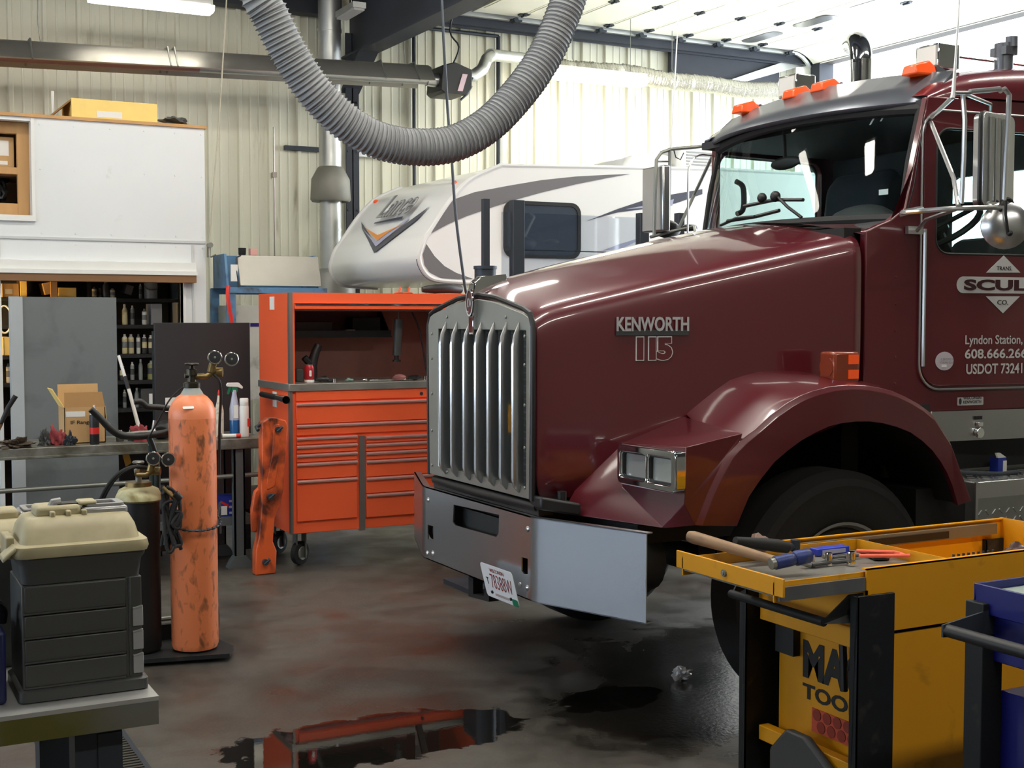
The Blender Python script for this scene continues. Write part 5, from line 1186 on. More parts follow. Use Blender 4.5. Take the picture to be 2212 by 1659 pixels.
# windscreen with its surround
NB = 13
bot = []; top = []
for i in range(NB):
    y = -.80+1.6*i/(NB-1); k = (y/.80)**2
    g = .04*max(0, y/.8)**2; bot.append(V((1.66+.16*k+g, y, 2.165-.012*k))); top.append(V((1.80+.125*k+g, y, 2.69-.03*k)))
midr = [a.lerp(c, .5)+V((-.012, 0, 0)) for a, c in zip(bot, top)]
inset = lambda P, Q, t: [p.lerp(q, t) for p, q in zip(P, Q)]
ws = B().loft([bot, midr, top], False, False).done('windscreen', m_glass, tr, sub=1)
loop = bot+[top[-1]]+list(reversed(top))[1:]
B().tube(bot, .024, 8).tube([bot[0], midr[0], top[0]], .03, 8).tube([bot[-1], midr[-1], top[-1]], .014, 8).tube(top, .03, 8).done('windscreen_gasket', m_rubber, tr)
for s in (1, -1):
    k = 0 if s == 1 else -1
    P = [bot[k], midr[k], top[k]]; f_ = [V((x, s*ys(x), z)) for x, z in ((1.66,2.135),(1.79,2.40),(1.85,2.69)) ] if s == 1 else [V((x, s*ys(x)-.04, z)) for x, z in ((1.97,2.135),(1.98,2.40),(1.99,2.69))]
    B().loft([P, f_], False, False).done('windscreen_pillar', m_maroon, tr)
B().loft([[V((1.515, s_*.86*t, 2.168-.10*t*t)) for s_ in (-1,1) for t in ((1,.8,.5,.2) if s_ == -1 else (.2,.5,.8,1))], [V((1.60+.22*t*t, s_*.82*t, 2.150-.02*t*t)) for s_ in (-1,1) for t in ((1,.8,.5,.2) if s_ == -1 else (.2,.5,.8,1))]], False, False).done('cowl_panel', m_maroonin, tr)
# roof
rg = []
for x, we, ze, zc in ((1.90,.86,2.70,2.73),(1.98,.90,2.715,2.80),(2.1,.93,2.72,2.875),(2.4,.965,2.72,2.93),(2.8,1.0,2.72,2.97),(3.0,1.01,2.72,2.98)):
    half = [(we,ze-.01),(we,ze+(zc-ze)*.35),(we-.03,ze+(zc-ze)*.6),(we-.12,ze+(zc-ze)*.82),(we*.5,ze+(zc-ze)*.97),(0,zc)]
    rg.append([(x,-y,z) for y, z in half]+[(x,y,z) for y, z in reversed(half[:-1])])
B().loft(rg, False, False).done('cab_roof', m_maroon, tr, sub=1, ang=60)
B().box(1.9, 2.98, -.88, .88, 2.66, 2.70).done('headliner', m_interior, tr)
# rear wall with window
B().plate([(-1.0,1.2),(1.0,1.2),(1.0,2.98),(-1.0,2.98)], [rrect(-.56,.03,2.04,2.47,.06,5)], lambda a, c: (2.96, a, c), (.04,0,0)).done('rear_wall', m_interior, tr)
B().plate(rrect(-.56,.03,2.04,2.47,.06,5), [], lambda a, c: (2.98, a, c), (.005,0,0)).done('rear_window', m_glass, tr)
B().box(1.6, 2.96, -.9, .9, 1.24, 1.30).done('cab_floor', m_interior, tr)
# interior
B().prism([(1.62,-.80,1.6),(1.62,-.80,2.12),(1.78,-.80,2.15),(1.98,-.80,2.10),(2.02,-.80,1.6)], (0,1.6,0)).done('dashboard', m_interior, tr, bevel=.03)
B().blob((1.95,-.38,2.13),.16,(.8,1.5,.8),.05,1).done('gauge_hood', m_interior, tr)
for y, dz in ((-.52, -.42), (.40, 0)):
    B().prism([(2.52,y-.24,1.85),(2.68,y-.24,1.85),(2.78,y-.24,2.45+dz),(2.70,y-.24,2.55+dz),(2.60,y-.24,2.45+dz)], (0,.48,0)).prism([(2.2,y-.24,1.72),(2.62,y-.24,1.72),(2.62,y-.24,1.86),(2.2,y-.24,1.84)], (0,.48,0)).box(2.3,2.6,y-.15,y+.15,1.30,1.72).done('seat', m_seat, tr, bevel=.05)
o_ = bpy.data.objects
swc = on(2022, 493, y=-.45); wn = V((-.55,0,.84)).normalized()
b = B(); u_, w2 = b.frame(wn)
b.tube([swc+(u_*math.cos(a*.2618)+w2*math.sin(a*.2618))*.225 for a in range(24)], .017, 8, closed=True)
for a in (0, 2.1, 4.2): b.tube([swc, swc+(u_*math.cos(a)+w2*math.sin(a))*.22], .014, 6)
b.cyl(swc, swc-wn*.02, .06).tube([swc, swc-wn*.35], .03, 8); b.done('steering_wheel', m_black, tr)
p = [on(u, v, y=.80) for u, v in ((1590,392),(1604,402),(1607,430),(1604,455),(1592,462))]
B().tube(p, .016, 8, smooth=3).done('grab_handle', m_black, tr)
p = on(1690, 352, x=1.9); B().blob((1.92,p.y,p.z),.10,(.2,1.2,.35),.05,2).cyl((1.92,p.y,p.z),(1.90,p.y,p.z+.25),.01,n=6).done('dash_camera', m_black, tr)
# wipers
for A_, Bp in (((1580,478),(1695,455)),):
    pass
def onws(u, v, off=-.02):
    r = ray(u, v); best = None
    for i in range(NB-1):
        for tri in ((bot[i],bot[i+1],top[i+1]),(bot[i],top[i+1],top[i])):
            n = (tri[1]-tri[0]).cross(tri[2]-tri[0])
            t = ((tri[0]-CAM)@n)/(r@n); p = CAM+r*t
            y0, y1 = min(bot[i].y,bot[i+1].y)-.002, max(bot[i].y,bot[i+1].y)+.002
            if y0 <= p.y <= y1: best = p
    return (best or on(u, v, x=1.7))+V((off,0,0))
wp = B(); wp.tube([onws(1578,478), onws(1640,468), onws(1690,455)], .010, 6).tube([onws(1560,487,-.01), onws(1600,472,-.03), onws(1640,468,-.03)], .008, 6); wp.done('wiper', m_black, tr)
wp = B(); wp.tube([onws(1614,474-28), onws(1680,432), onws(1742,432)], .010, 6).tube([onws(1735,470,-.01), onws(1712,448,-.03), onws(1688,424,-.03)], .008, 6); wp.ball(onws(1685,425,-.03), .028, 10).ball(onws(1656,428,-.03), .026, 10); wp.done('wiper', m_black, tr)
# inspection stickers inside the screen
for u, v, a in ((1872,270,0),(1895,262,0)):
    p = onws(u, v, .015); B().prism([p, p+V((0,-.012,.0)), p+V((.02,-.05,.07)), p+V((.02,-.035,.07))], (.002,0,0)).done('screen_sticker', m_letter, tr)
p = onws(1903, 415, .015); B().box(p.x,p.x+.002,p.y-.03,p.y+.03,p.z-.012,p.z+.014).done('screen_sticker', m_letwhite, tr)
# sun visor
NV = 15; top_b, lead, und = [], [], []
for i in range(NV):
    t_ = -1+2*i/(NV-1); y = .86*t_; k = t_*t_
    lead.append(V((1.75+.185*k**1.2, y, 2.672+.012*(1-k)+.02)))
    lo = V((1.76+.182*k**1.2, y, 2.655+.01*(1-k)+.02)); und.append(lo)
    top_b.append(V((2.0+.08*k, y*.96, 2.885-.04*k)))
fold = [l.lerp(tb, .12)+V((-.006,0,.012)) for l, tb in zip(lead, top_b)]
vs_ = B().loft([und, lead, fold, top_b], False, False).done('sun_visor', m_visor, tr, ang=30)
md = vs_.modifiers.new('thick', 'SOLIDIFY'); md.thickness = .006
for s in (1, -1):
    k = 0 if s == 1 else -1
    B().prism([lead[k], fold[k], top_b[k], top_b[k]+V((.10,0,-.07)), V((lead[k].x+.12, lead[k].y, lead[k].z+.0))], (0,-s*.01,0)).done('visor_wing', m_visor, vs_)
# roof marker lamps
def marker(y, m=None):
    x, z = 2.05, 2.862-.02*(y/.66)**2
    l = B().loft([[(x-.09,y-.05,z),(x-.09,y+.05,z),(x-.085,y+.04,z+.045),(x-.085,y-.04,z+.045)], [(x+.0,y-.055,z),(x+.0,y+.055,z),(x+.0,y+.045,z+.07),(x+.0,y-.045,z+.07)], [(x+.05,y-.05,z),(x+.05,y+.05,z),(x+.05,y+.03,z+.05),(x+.05,y-.03,z+.05)]]).done('marker_lamp', m or m_amber, tr, bevel=.008)
    B().prism([(x+.05,y-.05,z-.02),(x+.05,y-.04,z+.055),(x+.24,y-.01,z+.0),(x+.24,y-.01,z-.02)], (0,.09,0)).done('lamp_housing', m_visor, l)
for y in (.64, .205, -.02, -.67): marker(y)
# chrome work lights on the roof
for u, v in ((1700, 186), (2002, 124)):
    p = on(u, v, x=2.16); wl = B().box(2.16, 2.30, p.y-.075, p.y+.075, p.z-.06, p.z+.06).cyl((2.25,p.y,2.85),(2.25,p.y,p.z-.05),.015,n=8).done('roof_work_light', m_chrome, tr, bevel=.008)
    B().box(2.155,2.162,p.y-.06,p.y+.06,p.z-.048,p.z+.048).done('light_lens', m_fixt, wl)
p = on(2168, 130, x=2.6); B().cyl((2.6,p.y,2.88),(2.6,p.y,p.z+.08),.045,n=14).box(2.56,2.64,p.y-.05,p.y+.05,p.z+.02,p.z+.06).cyl((2.62,p.y-.03,p.z+.06),(2.62,p.y-.03,p.z+.11),.03,n=10).done('air_horn', m_visor, tr)
p0 = on(2020,122,x=2.3); B().cyl((2.25,p0.y-.05,p0.z),(2.9,p0.y-.05,p0.z+.0),.008,n=6).done('horn_tube', m_chrome, tr)
# exhaust stack
B().tube([(3.08,.86,1.2),(3.08,.86,3.10),(3.08,.86,3.24),(3.10,.89,3.35),(3.145,.97,3.415),(3.20,1.07,3.42)], [.066]*6, 20, smooth=3).done('exhaust_stack', m_chrome, tr)
B().cyl((3.08,.86,1.2),(3.08,.86,2.5),.10,n=20).done('muffler', m_galv, tr)
B().cyl((3.10,.80,2.95),(3.18,.80,2.98),.02,n=8).tube([(3.0,.7,2.7),(3.1,.8,2.72)], .012, 6).done('stack_clamp', m_rawsteel, tr)
# --- mirrors
def mirror(s, y):
    Y = y
    P = lambda u, v, d=0: on(u, v, y=Y+d)
    if s == 1:
        b = B()
        b.tube([P(2160,197), P(2170,192), P(2180,205), P(2178,255), P(2172,350), P(2168,440)], .011, 8).tube([P(2095,198), P(2130,195), P(2160,192)], .011, 8)
        b.tube([P(2080,205), P(2084,260), P(2082,340), P(2077,440)], .010, 8)
        b.tube([V((1.86,ys(1.86)-.02,2.60)), P(2058,210), P(2062,202)], .010, 8).tube([V((1.86,ys(1.86)-.02,2.58)), P(2060,385,.1), P(2070,445)], .010, 8)
        b.tube([V((1.70,ys(1.70)-.015,2.16)), V((1.76,ys(1.76)-.08,2.185)), P(1950,459,.2), P(2000,455,.12), P(2072,450), P(2165,448)], .011, 8, smooth=3)
        b.tube([P(2060,200), P(2100,200)], .008, 6).tube([P(2090,205), P(2140,225,.2), V((2.2,ys(2.2)-.01,2.56))], .008, 6)
        b.tube([P(2070,450), P(2000,475,.25), V((1.80,ys(1.80)-.01,2.09))], .009, 6).box(1.74,1.83,ys(1.79)-.02,ys(1.79),2.075,2.11)
        br = b.done('mirror_bracket', m_alu, tr)
        a0, a1 = P(2134,238), P(2134,443); x0 = a0.x
        mh = B().plate(rrect(x0, x0+.26, a1.z, a0.z, .03, 4), [], lambda a, c: (a, Y+.02+ .25*(a-x0), c), (.015, .07, 0)).done('mirror_head', m_alu, tr, bevel=.012)
        B().tube([(a, Y+.02+.25*(a-x0)+.02, c) for a, c in rrect(x0, x0+.26, a1.z, a0.z, .03, 4)], .008, 6, closed=True).done('mirror_rim', m_black, mh)
        for dx in (.05, .10, .15): B().box(x0+dx, x0+dx+.02, Y+.012+.25*dx, Y+.02+.25*dx, a1.z+.02, a0.z-.02).done('mirror_flute', m_chrome, mh)
        c = P(2172, 487); ax = V((-.55,-.83,0)).normalized()
        cv = B().lathe([(.004,.035),(.05,.03),(.085,.012),(.10,-.005),(.10,-.015),(.002,-.02)], c, 28, ax).done('convex_mirror', m_alu, tr)
        B().tube([c+ax*.05+V((-.02,0,.10)), c+ax*.05+V((-.02,0,.04)), c+ax*.04+V((.0,0,-.03))], .006, 6).ball(c+ax*.04+V((.01,0,-.035)), .013, 8).done('mirror_stem', m_black, cv)
        B().tube([P(2175,450)+V((.04*math.cos(a*.5),0,.04*math.sin(a*.5))) for a in range(13)], .009, 6).done('mirror_cable', m_black, br)
        B().tube([P(2058,212), P(2060,195), P(2064,130), P(2070,40), P(2076,-80)], [.010,.009,.005,.004,.003], 6).done('antenna', m_alu, br)
        B().tube([V((1.83,ys(1.83)-.012,2.6)), V((1.78,ys(1.78)-.012,2.3)), V((1.74,ys(1.74)-.012,2.16))], .003, 5).done('antenna_cable', m_black, br)
    else:
        b = B()
        b.tube([P(1548,312), P(1500,318), P(1450,322), P(1428,330), P(1418,345), P(1415,420), P(1413,510)], .011, 8).tube([P(1447,320), P(1446,400), P(1443,500)], .010, 8)
        b.tube([P(1548,318,-.3), P(1500,420), P(1465,495)], .010, 8).tube([P(1405,512), P(1450,500), P(1500,490,-.1), V((1.85,.86,2.16))], .010, 8)
        br = b.done('mirror_bracket', m_rawsteel, tr)
        a0, a1 = P(1430,358), P(1430,500)
        mh = B().box(a0.x-.025, a0.x+.03, Y-.05, Y+.18, a1.z, a0.z).done('mirror_head', m_alu, tr, bevel=.01)
        B().tube([P(1420,338)+V((0,0,-.03)), P(1444,338)+V((0,0,-.03))], .006, 6).done('mirror_clip', m_rawsteel, mh)
        B().blob(P(1440,495,.1), .10, (1,.6,.55), .08, 4).done('convex_mirror', m_black, tr)
        B().blob(P(1489,492,.15), .06, (1,.6,.4), .08, 5).done('spot_mirror', m_black, tr)
        B().tube([P(1450,322), P(1451,280), P(1458,170), P(1464,60), P(1470,-70)], [.009,.006,.004,.004,.003], 6).done('antenna', m_letwhite, br)
        B().tube([P(1455,322), P(1460,340), P(1470,345), P(1477,330)], .004, 5).done('antenna_cable', m_black, br)
mirror(1, -1.36); mirror(-1, 1.30)
# --- lettering on the bonnet and door
hd_ = V((1.47, -.34, 0)).normalized()
q = onp(1330, 722, H0, H1, .004); q2 = onp(1486, 722, H0, H1, .004)
W = (q2-q).length
B().prism([q+V((0,-.001,-.004)), q+hd_*W+V((0,-.001,-.004)), q+hd_*W+V((0,-.001,.018)), q+V((0,-.001,.018))], (-.001,-.006,0)).done('emblem_bar', M('emblem_dark', (60,62,64), .4), tr)
text('emblem_lettering', 'KENWORTH', q+V((0,-.006,.012)), hd_, (0,0,1), W, .062, M('emblem_grey', (176,178,180), .4, .2), tr, .004, .025)
q = onp(1373, 780, H0, H1, .002); W = .17
text('fleet_number', '115', q, hd_, (0,0,1), W, .105, m_letwhite, tr, .0008, .085, spacing=.78)
text('fleet_number', '115', q+hd_*.004+V((-.0004,-.0022,.004)), hd_, (0,0,1), W-.008, .097, m_maroon, tr, .0008, .06, spacing=.80)
sd = V((1.4, -.14, 0)).normalized()
def D(u, v, o=.0145): return onp(u, v, S0, S1, o)
def tri(P, m, o=.0145): 
    p = [D(u, v, o) for u, v in P]; B().prism(p, V((-.1,-1,0)).normalized()*.0012).done('door_decal', m, tr)
tri([(2168,552),(2204,589),(2130,589)], m_letter); tri([(2166,677),(2203,640),(2129,640)], m_letter)
pil0, pil1 = D(2066, 633), D(2066, 597); 
B().plate([(x, z) for x, z in rrect(pil0.x, pil0.x+.62, pil0.z, pil1.z, .038, 8)], [], lambda a, c: (a, ys(a)-.0145, c), (-.0001,-.0012,0)).done('door_decal', m_letter, tr)
def dt(s, u0, u1, v0, v1, m, off=.02, wd=None, o=.0162, **k):
    a, c = D(u0, v1, o), D(u1, v1, o); text('door_lettering', s, a, sd, (0,0,1), wd or (c-a).length, D(u0, v0, o).z-a.z, m, tr, .0006, off, **k)
dt('TRANS.', 2153, 2186, 575, 584, m_black, .01); dt('CO.', 2154, 2178, 648, 658, m_black, .01)
full = (D(2212,627)-D(2082,627)).length/3.72*5
dt('SCULLY', 2082, 2212, 603, 627, m_maroonin, .045, wd=full*1.15, spacing=1.0)
u = lambda a: D(a, 747)
unit = (D(2212,747)-D(2085,747)).length
dt('Lyndon Station, WI', 2085, 2212, 724, 750, m_letter, .012, wd=unit*1.21)
dt('608.666.2662', 2084, 2212, 754, 775, m_letter, .02, wd=unit*1.16)
dt('USDOT 732419', 2087, 2212, 786, 809, m_letter, .02, wd=unit*1.06)
cc = D(2040, 780, .0145); B().plate([(.052*math.cos(a*.2618), .043*math.sin(a*.2618)) for a in range(24)], [], lambda a, c: (cc.x+a, ys(cc.x+a)-.0145, cc.z+c), (0,-.001,0)).done('oval_sticker', M('sticker_lilac', (186,180,188), .5), tr)
text('sticker_lettering', 'CERTIFIED', cc+V((-.034,-.0155+.0034,.004)), sd, (0,0,1), .068, .010, m_campgrey, tr, .0006)
text('sticker_lettering', 'CLEAN IDLE', cc+V((-.038,-.0155+.0038,-.012)), sd, (0,0,1), .076, .010, m_campgrey, tr, .0006)
B().box(cc.x-.018,cc.x+.012,ys(cc.x)-.0175,ys(cc.x)-.0145,cc.z-.028,cc.z-.017).done('sticker_patch', m_letwhite, tr)
# dealer badge on the sill
a, c = D(2067, 876, .0), D(2123, 857, .0)
B().plate(rrect(a.x, c.x, a.z, c.z, .004), [], lambda p, q: (p, ys(p), q), (0,-.004,0)).done('dealer_badge', m_letter, tr)
text('badge_lettering', 'WISCONSIN', V((a.x+.032, ys(a.x)-.0075, a.z+.027)), sd, (0,0,1), c.x-a.x-.045, .014, m_darksteel, tr, .0006, .02)
text('badge_lettering', 'KENWORTH', V((a.x+.032, ys(a.x)-.0075, a.z+.008)), sd, (0,0,1), c.x-a.x-.045, .014, m_darksteel, tr, .0006, .02)
B().plate([(a.x+.015+.008*math.cos(k*.5236), (a.z+c.z)/2+.015*math.sin(k*.5236)) for k in range(12)], [], lambda p, q: (p, ys(p)-.004, q), (0,-.001,0)).done('badge_oval', m_darksteel, tr)
# aluminium sill with latch
B().plate([(1.90,1.125),(3.0,1.125),(3.0,zsill),(1.90,zsill)], [], lambda p, q: (p, ys(p)-.008, q), (0,.03,0)).done('sill_panel', m_alu, tr, bevel=.003)
p = D(2112, 930, .01); lt = B().cyl((p.x,p.y,p.z-.01),(p.x,p.y-.02,p.z-.01),.026,n=8).box(p.x-.015,p.x+.018,p.y-.018,p.y,p.z+.02,p.z+.04).done('sill_latch', m_chrome, tr, bevel=.003)
B().box(p.x-.022,p.x+.022,p.y-.006,p.y+.01,p.z+.052,p.z+.068).done('latch_label', m_black, tr)
B().box(1.86,3.0,-.84,-.6,.98,1.12).done('cab_underside', m_underbody, tr)
# diamond plate step box
sx = on(2108, 1045, y=-1.06).x; sz1 = on(2110, 1042, y=-1.06).z; sz0 = .42
sb = B().box(sx, 3.4, -1.06, -.55, sz0, sz1).done('step_box', m_diamond, tr, bevel=.006)
b = B(); rr = random.Random(4)
for i in range(26):
    for k in range(9):
        x = sx+.03+i*.045; z = sz0+.05+k*.042
        if z < sz1-.10: b.box(x-.015, x+.015, -1.0635, -1.06, z-.003, z+.003, rot=(0, R(45 if (i+k) % 2 else -45), 0))
for i in range(26):
    for k in range(8):
        x = sx+.03+i*.045; y = -1.02+k*.05; b.box(x-.015, x+.015, y-.003, y+.003, sz1, sz1+.003, rot=(0, 0, R(45 if (i+k) % 2 else -45)))
b.done('tread_pattern', m_diamond, sb)
B().box(sx-.004, sx+.012, -1.065, -1.055, sz0, sz1).done('corner_strip', m_alu, sb)
B().box(sx, 3.4, -1.064, -1.06, sz1-.075, sz1-.003).done('step_edge', m_alu, sb)
B().box(1.72, sx, -1.0, -.55, .45, sz1-.02).done('battery_cover', m_underbody, tr)
B().box(sx-.25, 3.4, -.74, -.72, sz1, sz1+.10).box(sx-.25, 3.4, -.75, -.60, sz1+.10, sz1+.105).done('tread_riser', m_diamond, tr)
# oil carton and wiper arm lying on the step
p = on(2148, 1026, y=-.90)
t2 = thing('oil_carton', 'small blue and white carton standing on the truck step', 'carton', (p.x, -.90, sz1+.004))
B().box(p.x-.01,p.x+.045,-.93,-.88,sz1+.004,sz1+.085).done('body', m_bluedk, t2); B().box(p.x+.022,p.x+.046,-.932,-.88,sz1+.004,sz1+.07).done('white_side', m_paper, t2); B().prism([(p.x-.01,-.93,sz1+.085),(p.x+.045,-.93,sz1+.085),(p.x+.03,-.905,sz1+.105),(p.x+.005,-.905,sz1+.105)], (0,.01,0)).done('gable_top', m_paper, t2)
tag(B().tube([(p.x-.28,-.93,sz1+.034),(p.x-.15,-.95,sz1+.022),(p.x-.04,-.97,sz1+.016),(p.x+.10,-.95,sz1+.016)], .009, 8).done('pry_bar', m_darksteel), 'dark bar lying on the truck step beside the carton', 'bar')
# ================================================================ YELLOW TOOL CART
MX0, MX1, MY0, MY1 = .145, 1.30, -2.372, -1.846
t = thing('tool_cart', 'yellow tool cart with black corner posts and an open top drawer', 'tool cart', (.7, -2.1, 0))
ZT = .95
b = B()
b.box(MX0,MX1,MY0,MY0+.006,.745,ZT).box(MX0,MX1,MY1-.006,MY1,.745,ZT-.004).box(MX1-.006,MX1,MY0,MY1,.745,ZT).box(MX0,MX1,MY0,MY1,.745,.752)
b.box(MX0,MX1,MY0,MY0+.022,ZT-.004,ZT).box(MX0,MX1,MY1-.016,MY1,ZT-.006,ZT-.002).box(MX0,MX0+.006,MY0,MY1,.745,.885)
b.done('top_box', m_yellow, t)
B().box(MX0+.08,MX1,MY0+.004,MY0+.010,.18,.742).box(MX0+.05,MX0+.056,MY0+.06,MY1-.07,.30,.742).box(MX1-.01,MX1-.004,MY0,MY1,.18,.742).box(MX0+.08,MX1,MY1-.012,MY1-.006,.18,.742).done('side_panel', m_yellow, t)
B().box(MX0-.01,MX0+.03,MY0+.04,MY1-.04,.70,.765).done('front_rail', m_yellow, t, bevel=.003); B().box(MX0-.01,MX0+.03,MY0+.04,MY1-.04,.295,.345).done('lower_front_rail', m_yellow, t, bevel=.003)
for y in (MY0-.022, MY1-.022):
    for x in (.088, MX1-.10):
        b = B(); b.prism([(x,y,.06),(x+.15,y,.06),(x+.15,y,.875),(x,y,.875)], (0,.012,0)).prism([(x,y,.06),(x,y+.03,.06),(x,y+.03,.875),(x,y,.875)], (.012,0,0)); b.done('corner_post', m_blackpaint, t, bevel=.003)
for y in (MY0+.05, MY1-.05):
    for x in (.17, MX1-.05):
        cs = B().lathe([(.02,-.02),(.055,-.02),(.06,0),(.055,.02),(.02,.02)], (x,y,.06), 20, (0,1,0)).done('caster', m_rubber, t)
# handle bracket
B().prism([(.02,-2.33,.80),(.09,-2.36,.875),(.20,-2.36,.875),(.20,-2.36,.84),(.09,-2.36,.79),(.02,-2.33,.79)], (0,.006,0)).tube([(.02,-2.33,.795),(.02,-1.88,.795)], .014, 10).prism([(.02,-1.89,.80),(.09,-1.87,.875),(.20,-1.87,.875),(.20,-1.87,.84),(.02,-1.89,.79)], (0,.006,0)).done('push_handle', m_blackpaint, t)
# slide rails of the open drawer on the far wall
b = B().box(.30,1.25,MY1-.03,MY1-.018,.895,.935); b.done('slide_rail', m_rawsteel, t)
b = B().box(.62,1.0,MY1-.034,MY1-.03,.90,.925)
b.box(.40,.50,MY1-.045,MY1-.03,.90,.93).done('slide_catch', m_black, t)
# drawer pulled out towards the left
dx0, dx1 = -.19, .54
d = B().box(dx0,dx0+.008,-2.394,-1.868,.900,.955).done('drawer', m_yellow, t, bevel=.002)
B().box(dx0,dx1,-2.355,-2.350,.880,.938).box(dx0,dx1,-1.905,-1.900,.880,.938).box(dx1-.005,dx1,-2.355,-1.9,.88,.938).done('drawer_tray', m_yellow, d)
B().box(dx0+.004,dx1,-2.352,-1.902,.895,.902).done('drawer_liner', M('liner_grey', (128,126,120), .4, .3, var=.15), d)
B().box(dx0+.01,MX0+.02,-2.368,-2.356,.884,.924).done('slide_rail', m_rawsteel, d)
p = on(1565, 1234, x=dx0); B().cyl((dx0-.006,p.y,p.z-.005),(dx0+.002,p.y,p.z-.005),.011,n=14).cyl((dx0-.01,p.y,p.z-.005),(dx0-.006,p.y,p.z-.005),.006,n=10).done('lock', m_rawsteel, d)
# door picture and lettering on the front panel
fx_ = MX0+.049
text('front_lettering', 'MAC', (fx_, -2.035, .535), (0,-1,0), (0,.0,1), .29, .125, m_black, t, .001, .05)
text('front_lettering', 'TOOLS', (fx_, -2.035, .468), (0,-1,0), (0,0,1), .30, .05, m_black, t, .001, .03)
B().box(MX0+.02,fx_-.001,-2.02,-1.93,.60,.745).done('speaker_box', m_black, t)
b = B().box(fx_-.004,fx_-.001,-2.34,-2.085,.372,.448); br_ = b.done('red_panel', M('red_brick', (196,82,56), .6), t)
b = B()
for i in range(6):
    for k in range(2): b.lathe([(.001,0),(.019,.0),(.019,.003),(.001,.003)], (fx_-.0065, -2.11-i*.047-.02*k, .430-.036*k), 14, (1,0,0))
b.done('hole_pattern', M('brick_holes', (140,52,34), .7), br_)
b = B().tube([(fx_-.03,-2.25,.72),(fx_-.03,-2.255,.66),(fx_-.03,-2.26,.55)], .012, 8).tube([(fx_-.03,-2.31,.72),(fx_-.03,-2.28,.62)], .006, 6); b.done('hanging_strap', m_black, t)
tag(B().prism([(.10,-1.98,.30),(.10,-2.06,.385),(.10,-2.16,.385),(.10,-2.30,.30),(.10,-2.32,.1),(.10,-1.98,.1)], (.03,0,0)).done('wheel_cover', m_greypl, None, bevel=.012), 'dark rounded cover hung on the lower rail of the yellow cart', 'cover')
# tools in the drawer
ZD = .9025
h0, h1 = V((-.045,-1.70,.975)), V((-.055,-2.24,.945))
h0 = on(1488,1158,z=.985); h1 = on(1690,1215,z=.945)
t2 = thing('ball_hammer', 'wooden handled hammer with a blue head lying across the open drawer', 'hammer', (h1.x, h1.y, ZD))
dv = h1-h0
B().tube([h0-dv*.0, h0+dv*.05, h0+dv*.3, h0+dv*.6, h0+dv*.85, h0+dv*1.0], [.017,.021,.019,.0165,.014,.013], 14).done('handle', M('worn_wood', (150,118,84), .55, var=.35, vs=9, stretch=(1,.15,1), dirt=(70,54,40), ds=16, dt=.62), t2)
hx_ = V((.92,-.12,.12)).normalized(); c = h1.lerp(h0, .02)
B().tube([c-hx_*.035, c+hx_*.02, c+hx_*.03], [.018,.018,.016], 14).done('ball_peen', m_rawsteel, t2)
B().tube([c-hx_*.02, c+hx_*.035, c+hx_*.045, c+hx_*.05], [.021,.021,.02,.017], 14).tube([c+hx_*.05, c+hx_*.056, c+hx_*.10, c+hx_*.106], [.019,.024,.024,.021], 16).done('head', M('hammer_blue', (34,52,112), .45, .2, var=.3, vs=14, dirt=(90,94,104), ds=22, dt=.62), t2)
q = [on(1588,1168,y=-1.965), on(1630,1173,y=-1.965), on(1680,1179,y=-1.965), on(1700,1182,y=-1.965)]
t2 = thing('air_ratchet', 'black rubber gripped air ratchet beside the hammer handle', 'tool', (q[1].x,q[1].y,ZD))
B().tube(q, [.013,.018,.022,.02], 14).done('grip', m_rubber, t2); B().tube([q[3], q[3]+V((.03,0,0))], [.014,.011], 10).cyl(q[3]+V((.035,0,-.016)), q[3]+V((.035,0,.022)), .016, n=12).done('drive_head', m_darksteel, t2)
p = on(1640, 1158, y=-1.935); tag(B().blob((p.x,-1.93,ZD+.056),.036,(1.1,.6,1.),.2,3).done('leather_pouch', M('dusty_leather', (134,108,98), .8), None), 'brownish leather pouch behind the ratchet in the drawer', 'pouch')
p, p2 = on(1695,1172,z=.925), on(1755,1172,z=.925)
t2 = thing('bit_case', 'small blue bit case at the rear of the drawer', 'case', (p.x+.05,-1.93,ZD)); B().box(p.x,p.x+.14,-1.955,-1.915,ZD+.001,ZD+.026).done('case', M('bit_blue', (46,66,186), .4), t2, bevel=.003); B().box(p.x+.02,p.x+.12,-1.958,-1.955,ZD+.007,ZD+.02).done('case_label', m_lilac, t2)
sk = []
for i, (u, v, r, h) in enumerate(((1752,1224,.0125,.040),(1790,1222,.0125,.042),(1838,1222,.0145,.046))):
    p = on(u, v, z=ZD)
    if i == 0:
        o = thing('chrome_socket', 'chrome deep socket standing in the drawer, nearest the hammer head', 'socket', (p.x,p.y,ZD), 'chrome sockets in the drawer')
        B().lathe([(.0125,.001),(.0125,.012),(.0118,.014),(.0118,.034),(.0105,.040),(.006,.040),(.006,.03)], (p.x,p.y,ZD), 20).done('barrel', m_chrome, o)
        B().lathe([(.0119,.014),(.0123,.016),(.0119,.018)], (p.x,p.y,ZD), 18).done('knurl_ring', m_rawsteel, o)
        sk.append(o)
    else:
        o = dup(sk[0], (p.x,p.y,ZD), ['', 'chrome deep socket in the middle of the three', 'rightmost and widest chrome deep socket of the three'][i]); k = r/.0125; o.scale = (k, k, h/.04)
q0, q1 = V((-.155,-1.935,.905)), V((-.125,-2.19,.905))
t2 = thing('combination_wrench', 'long chrome wrench lying under the hammer handle', 'wrench', (q0.x,q0.y,ZD))
B().tube([q0+V((0,0,.012)), q0.lerp(q1,.5)+V((0,0,.010)), q1+V((0,0,.010))], [.006,.005,.006], 8).done('shank', m_chrome, t2)
B().lathe([(.010,.002),(.017,.002),(.018,.008),(.017,.014),(.010,.014)], q0+V((0,0,.004)), 16).done('ring_end', m_chrome, t2)
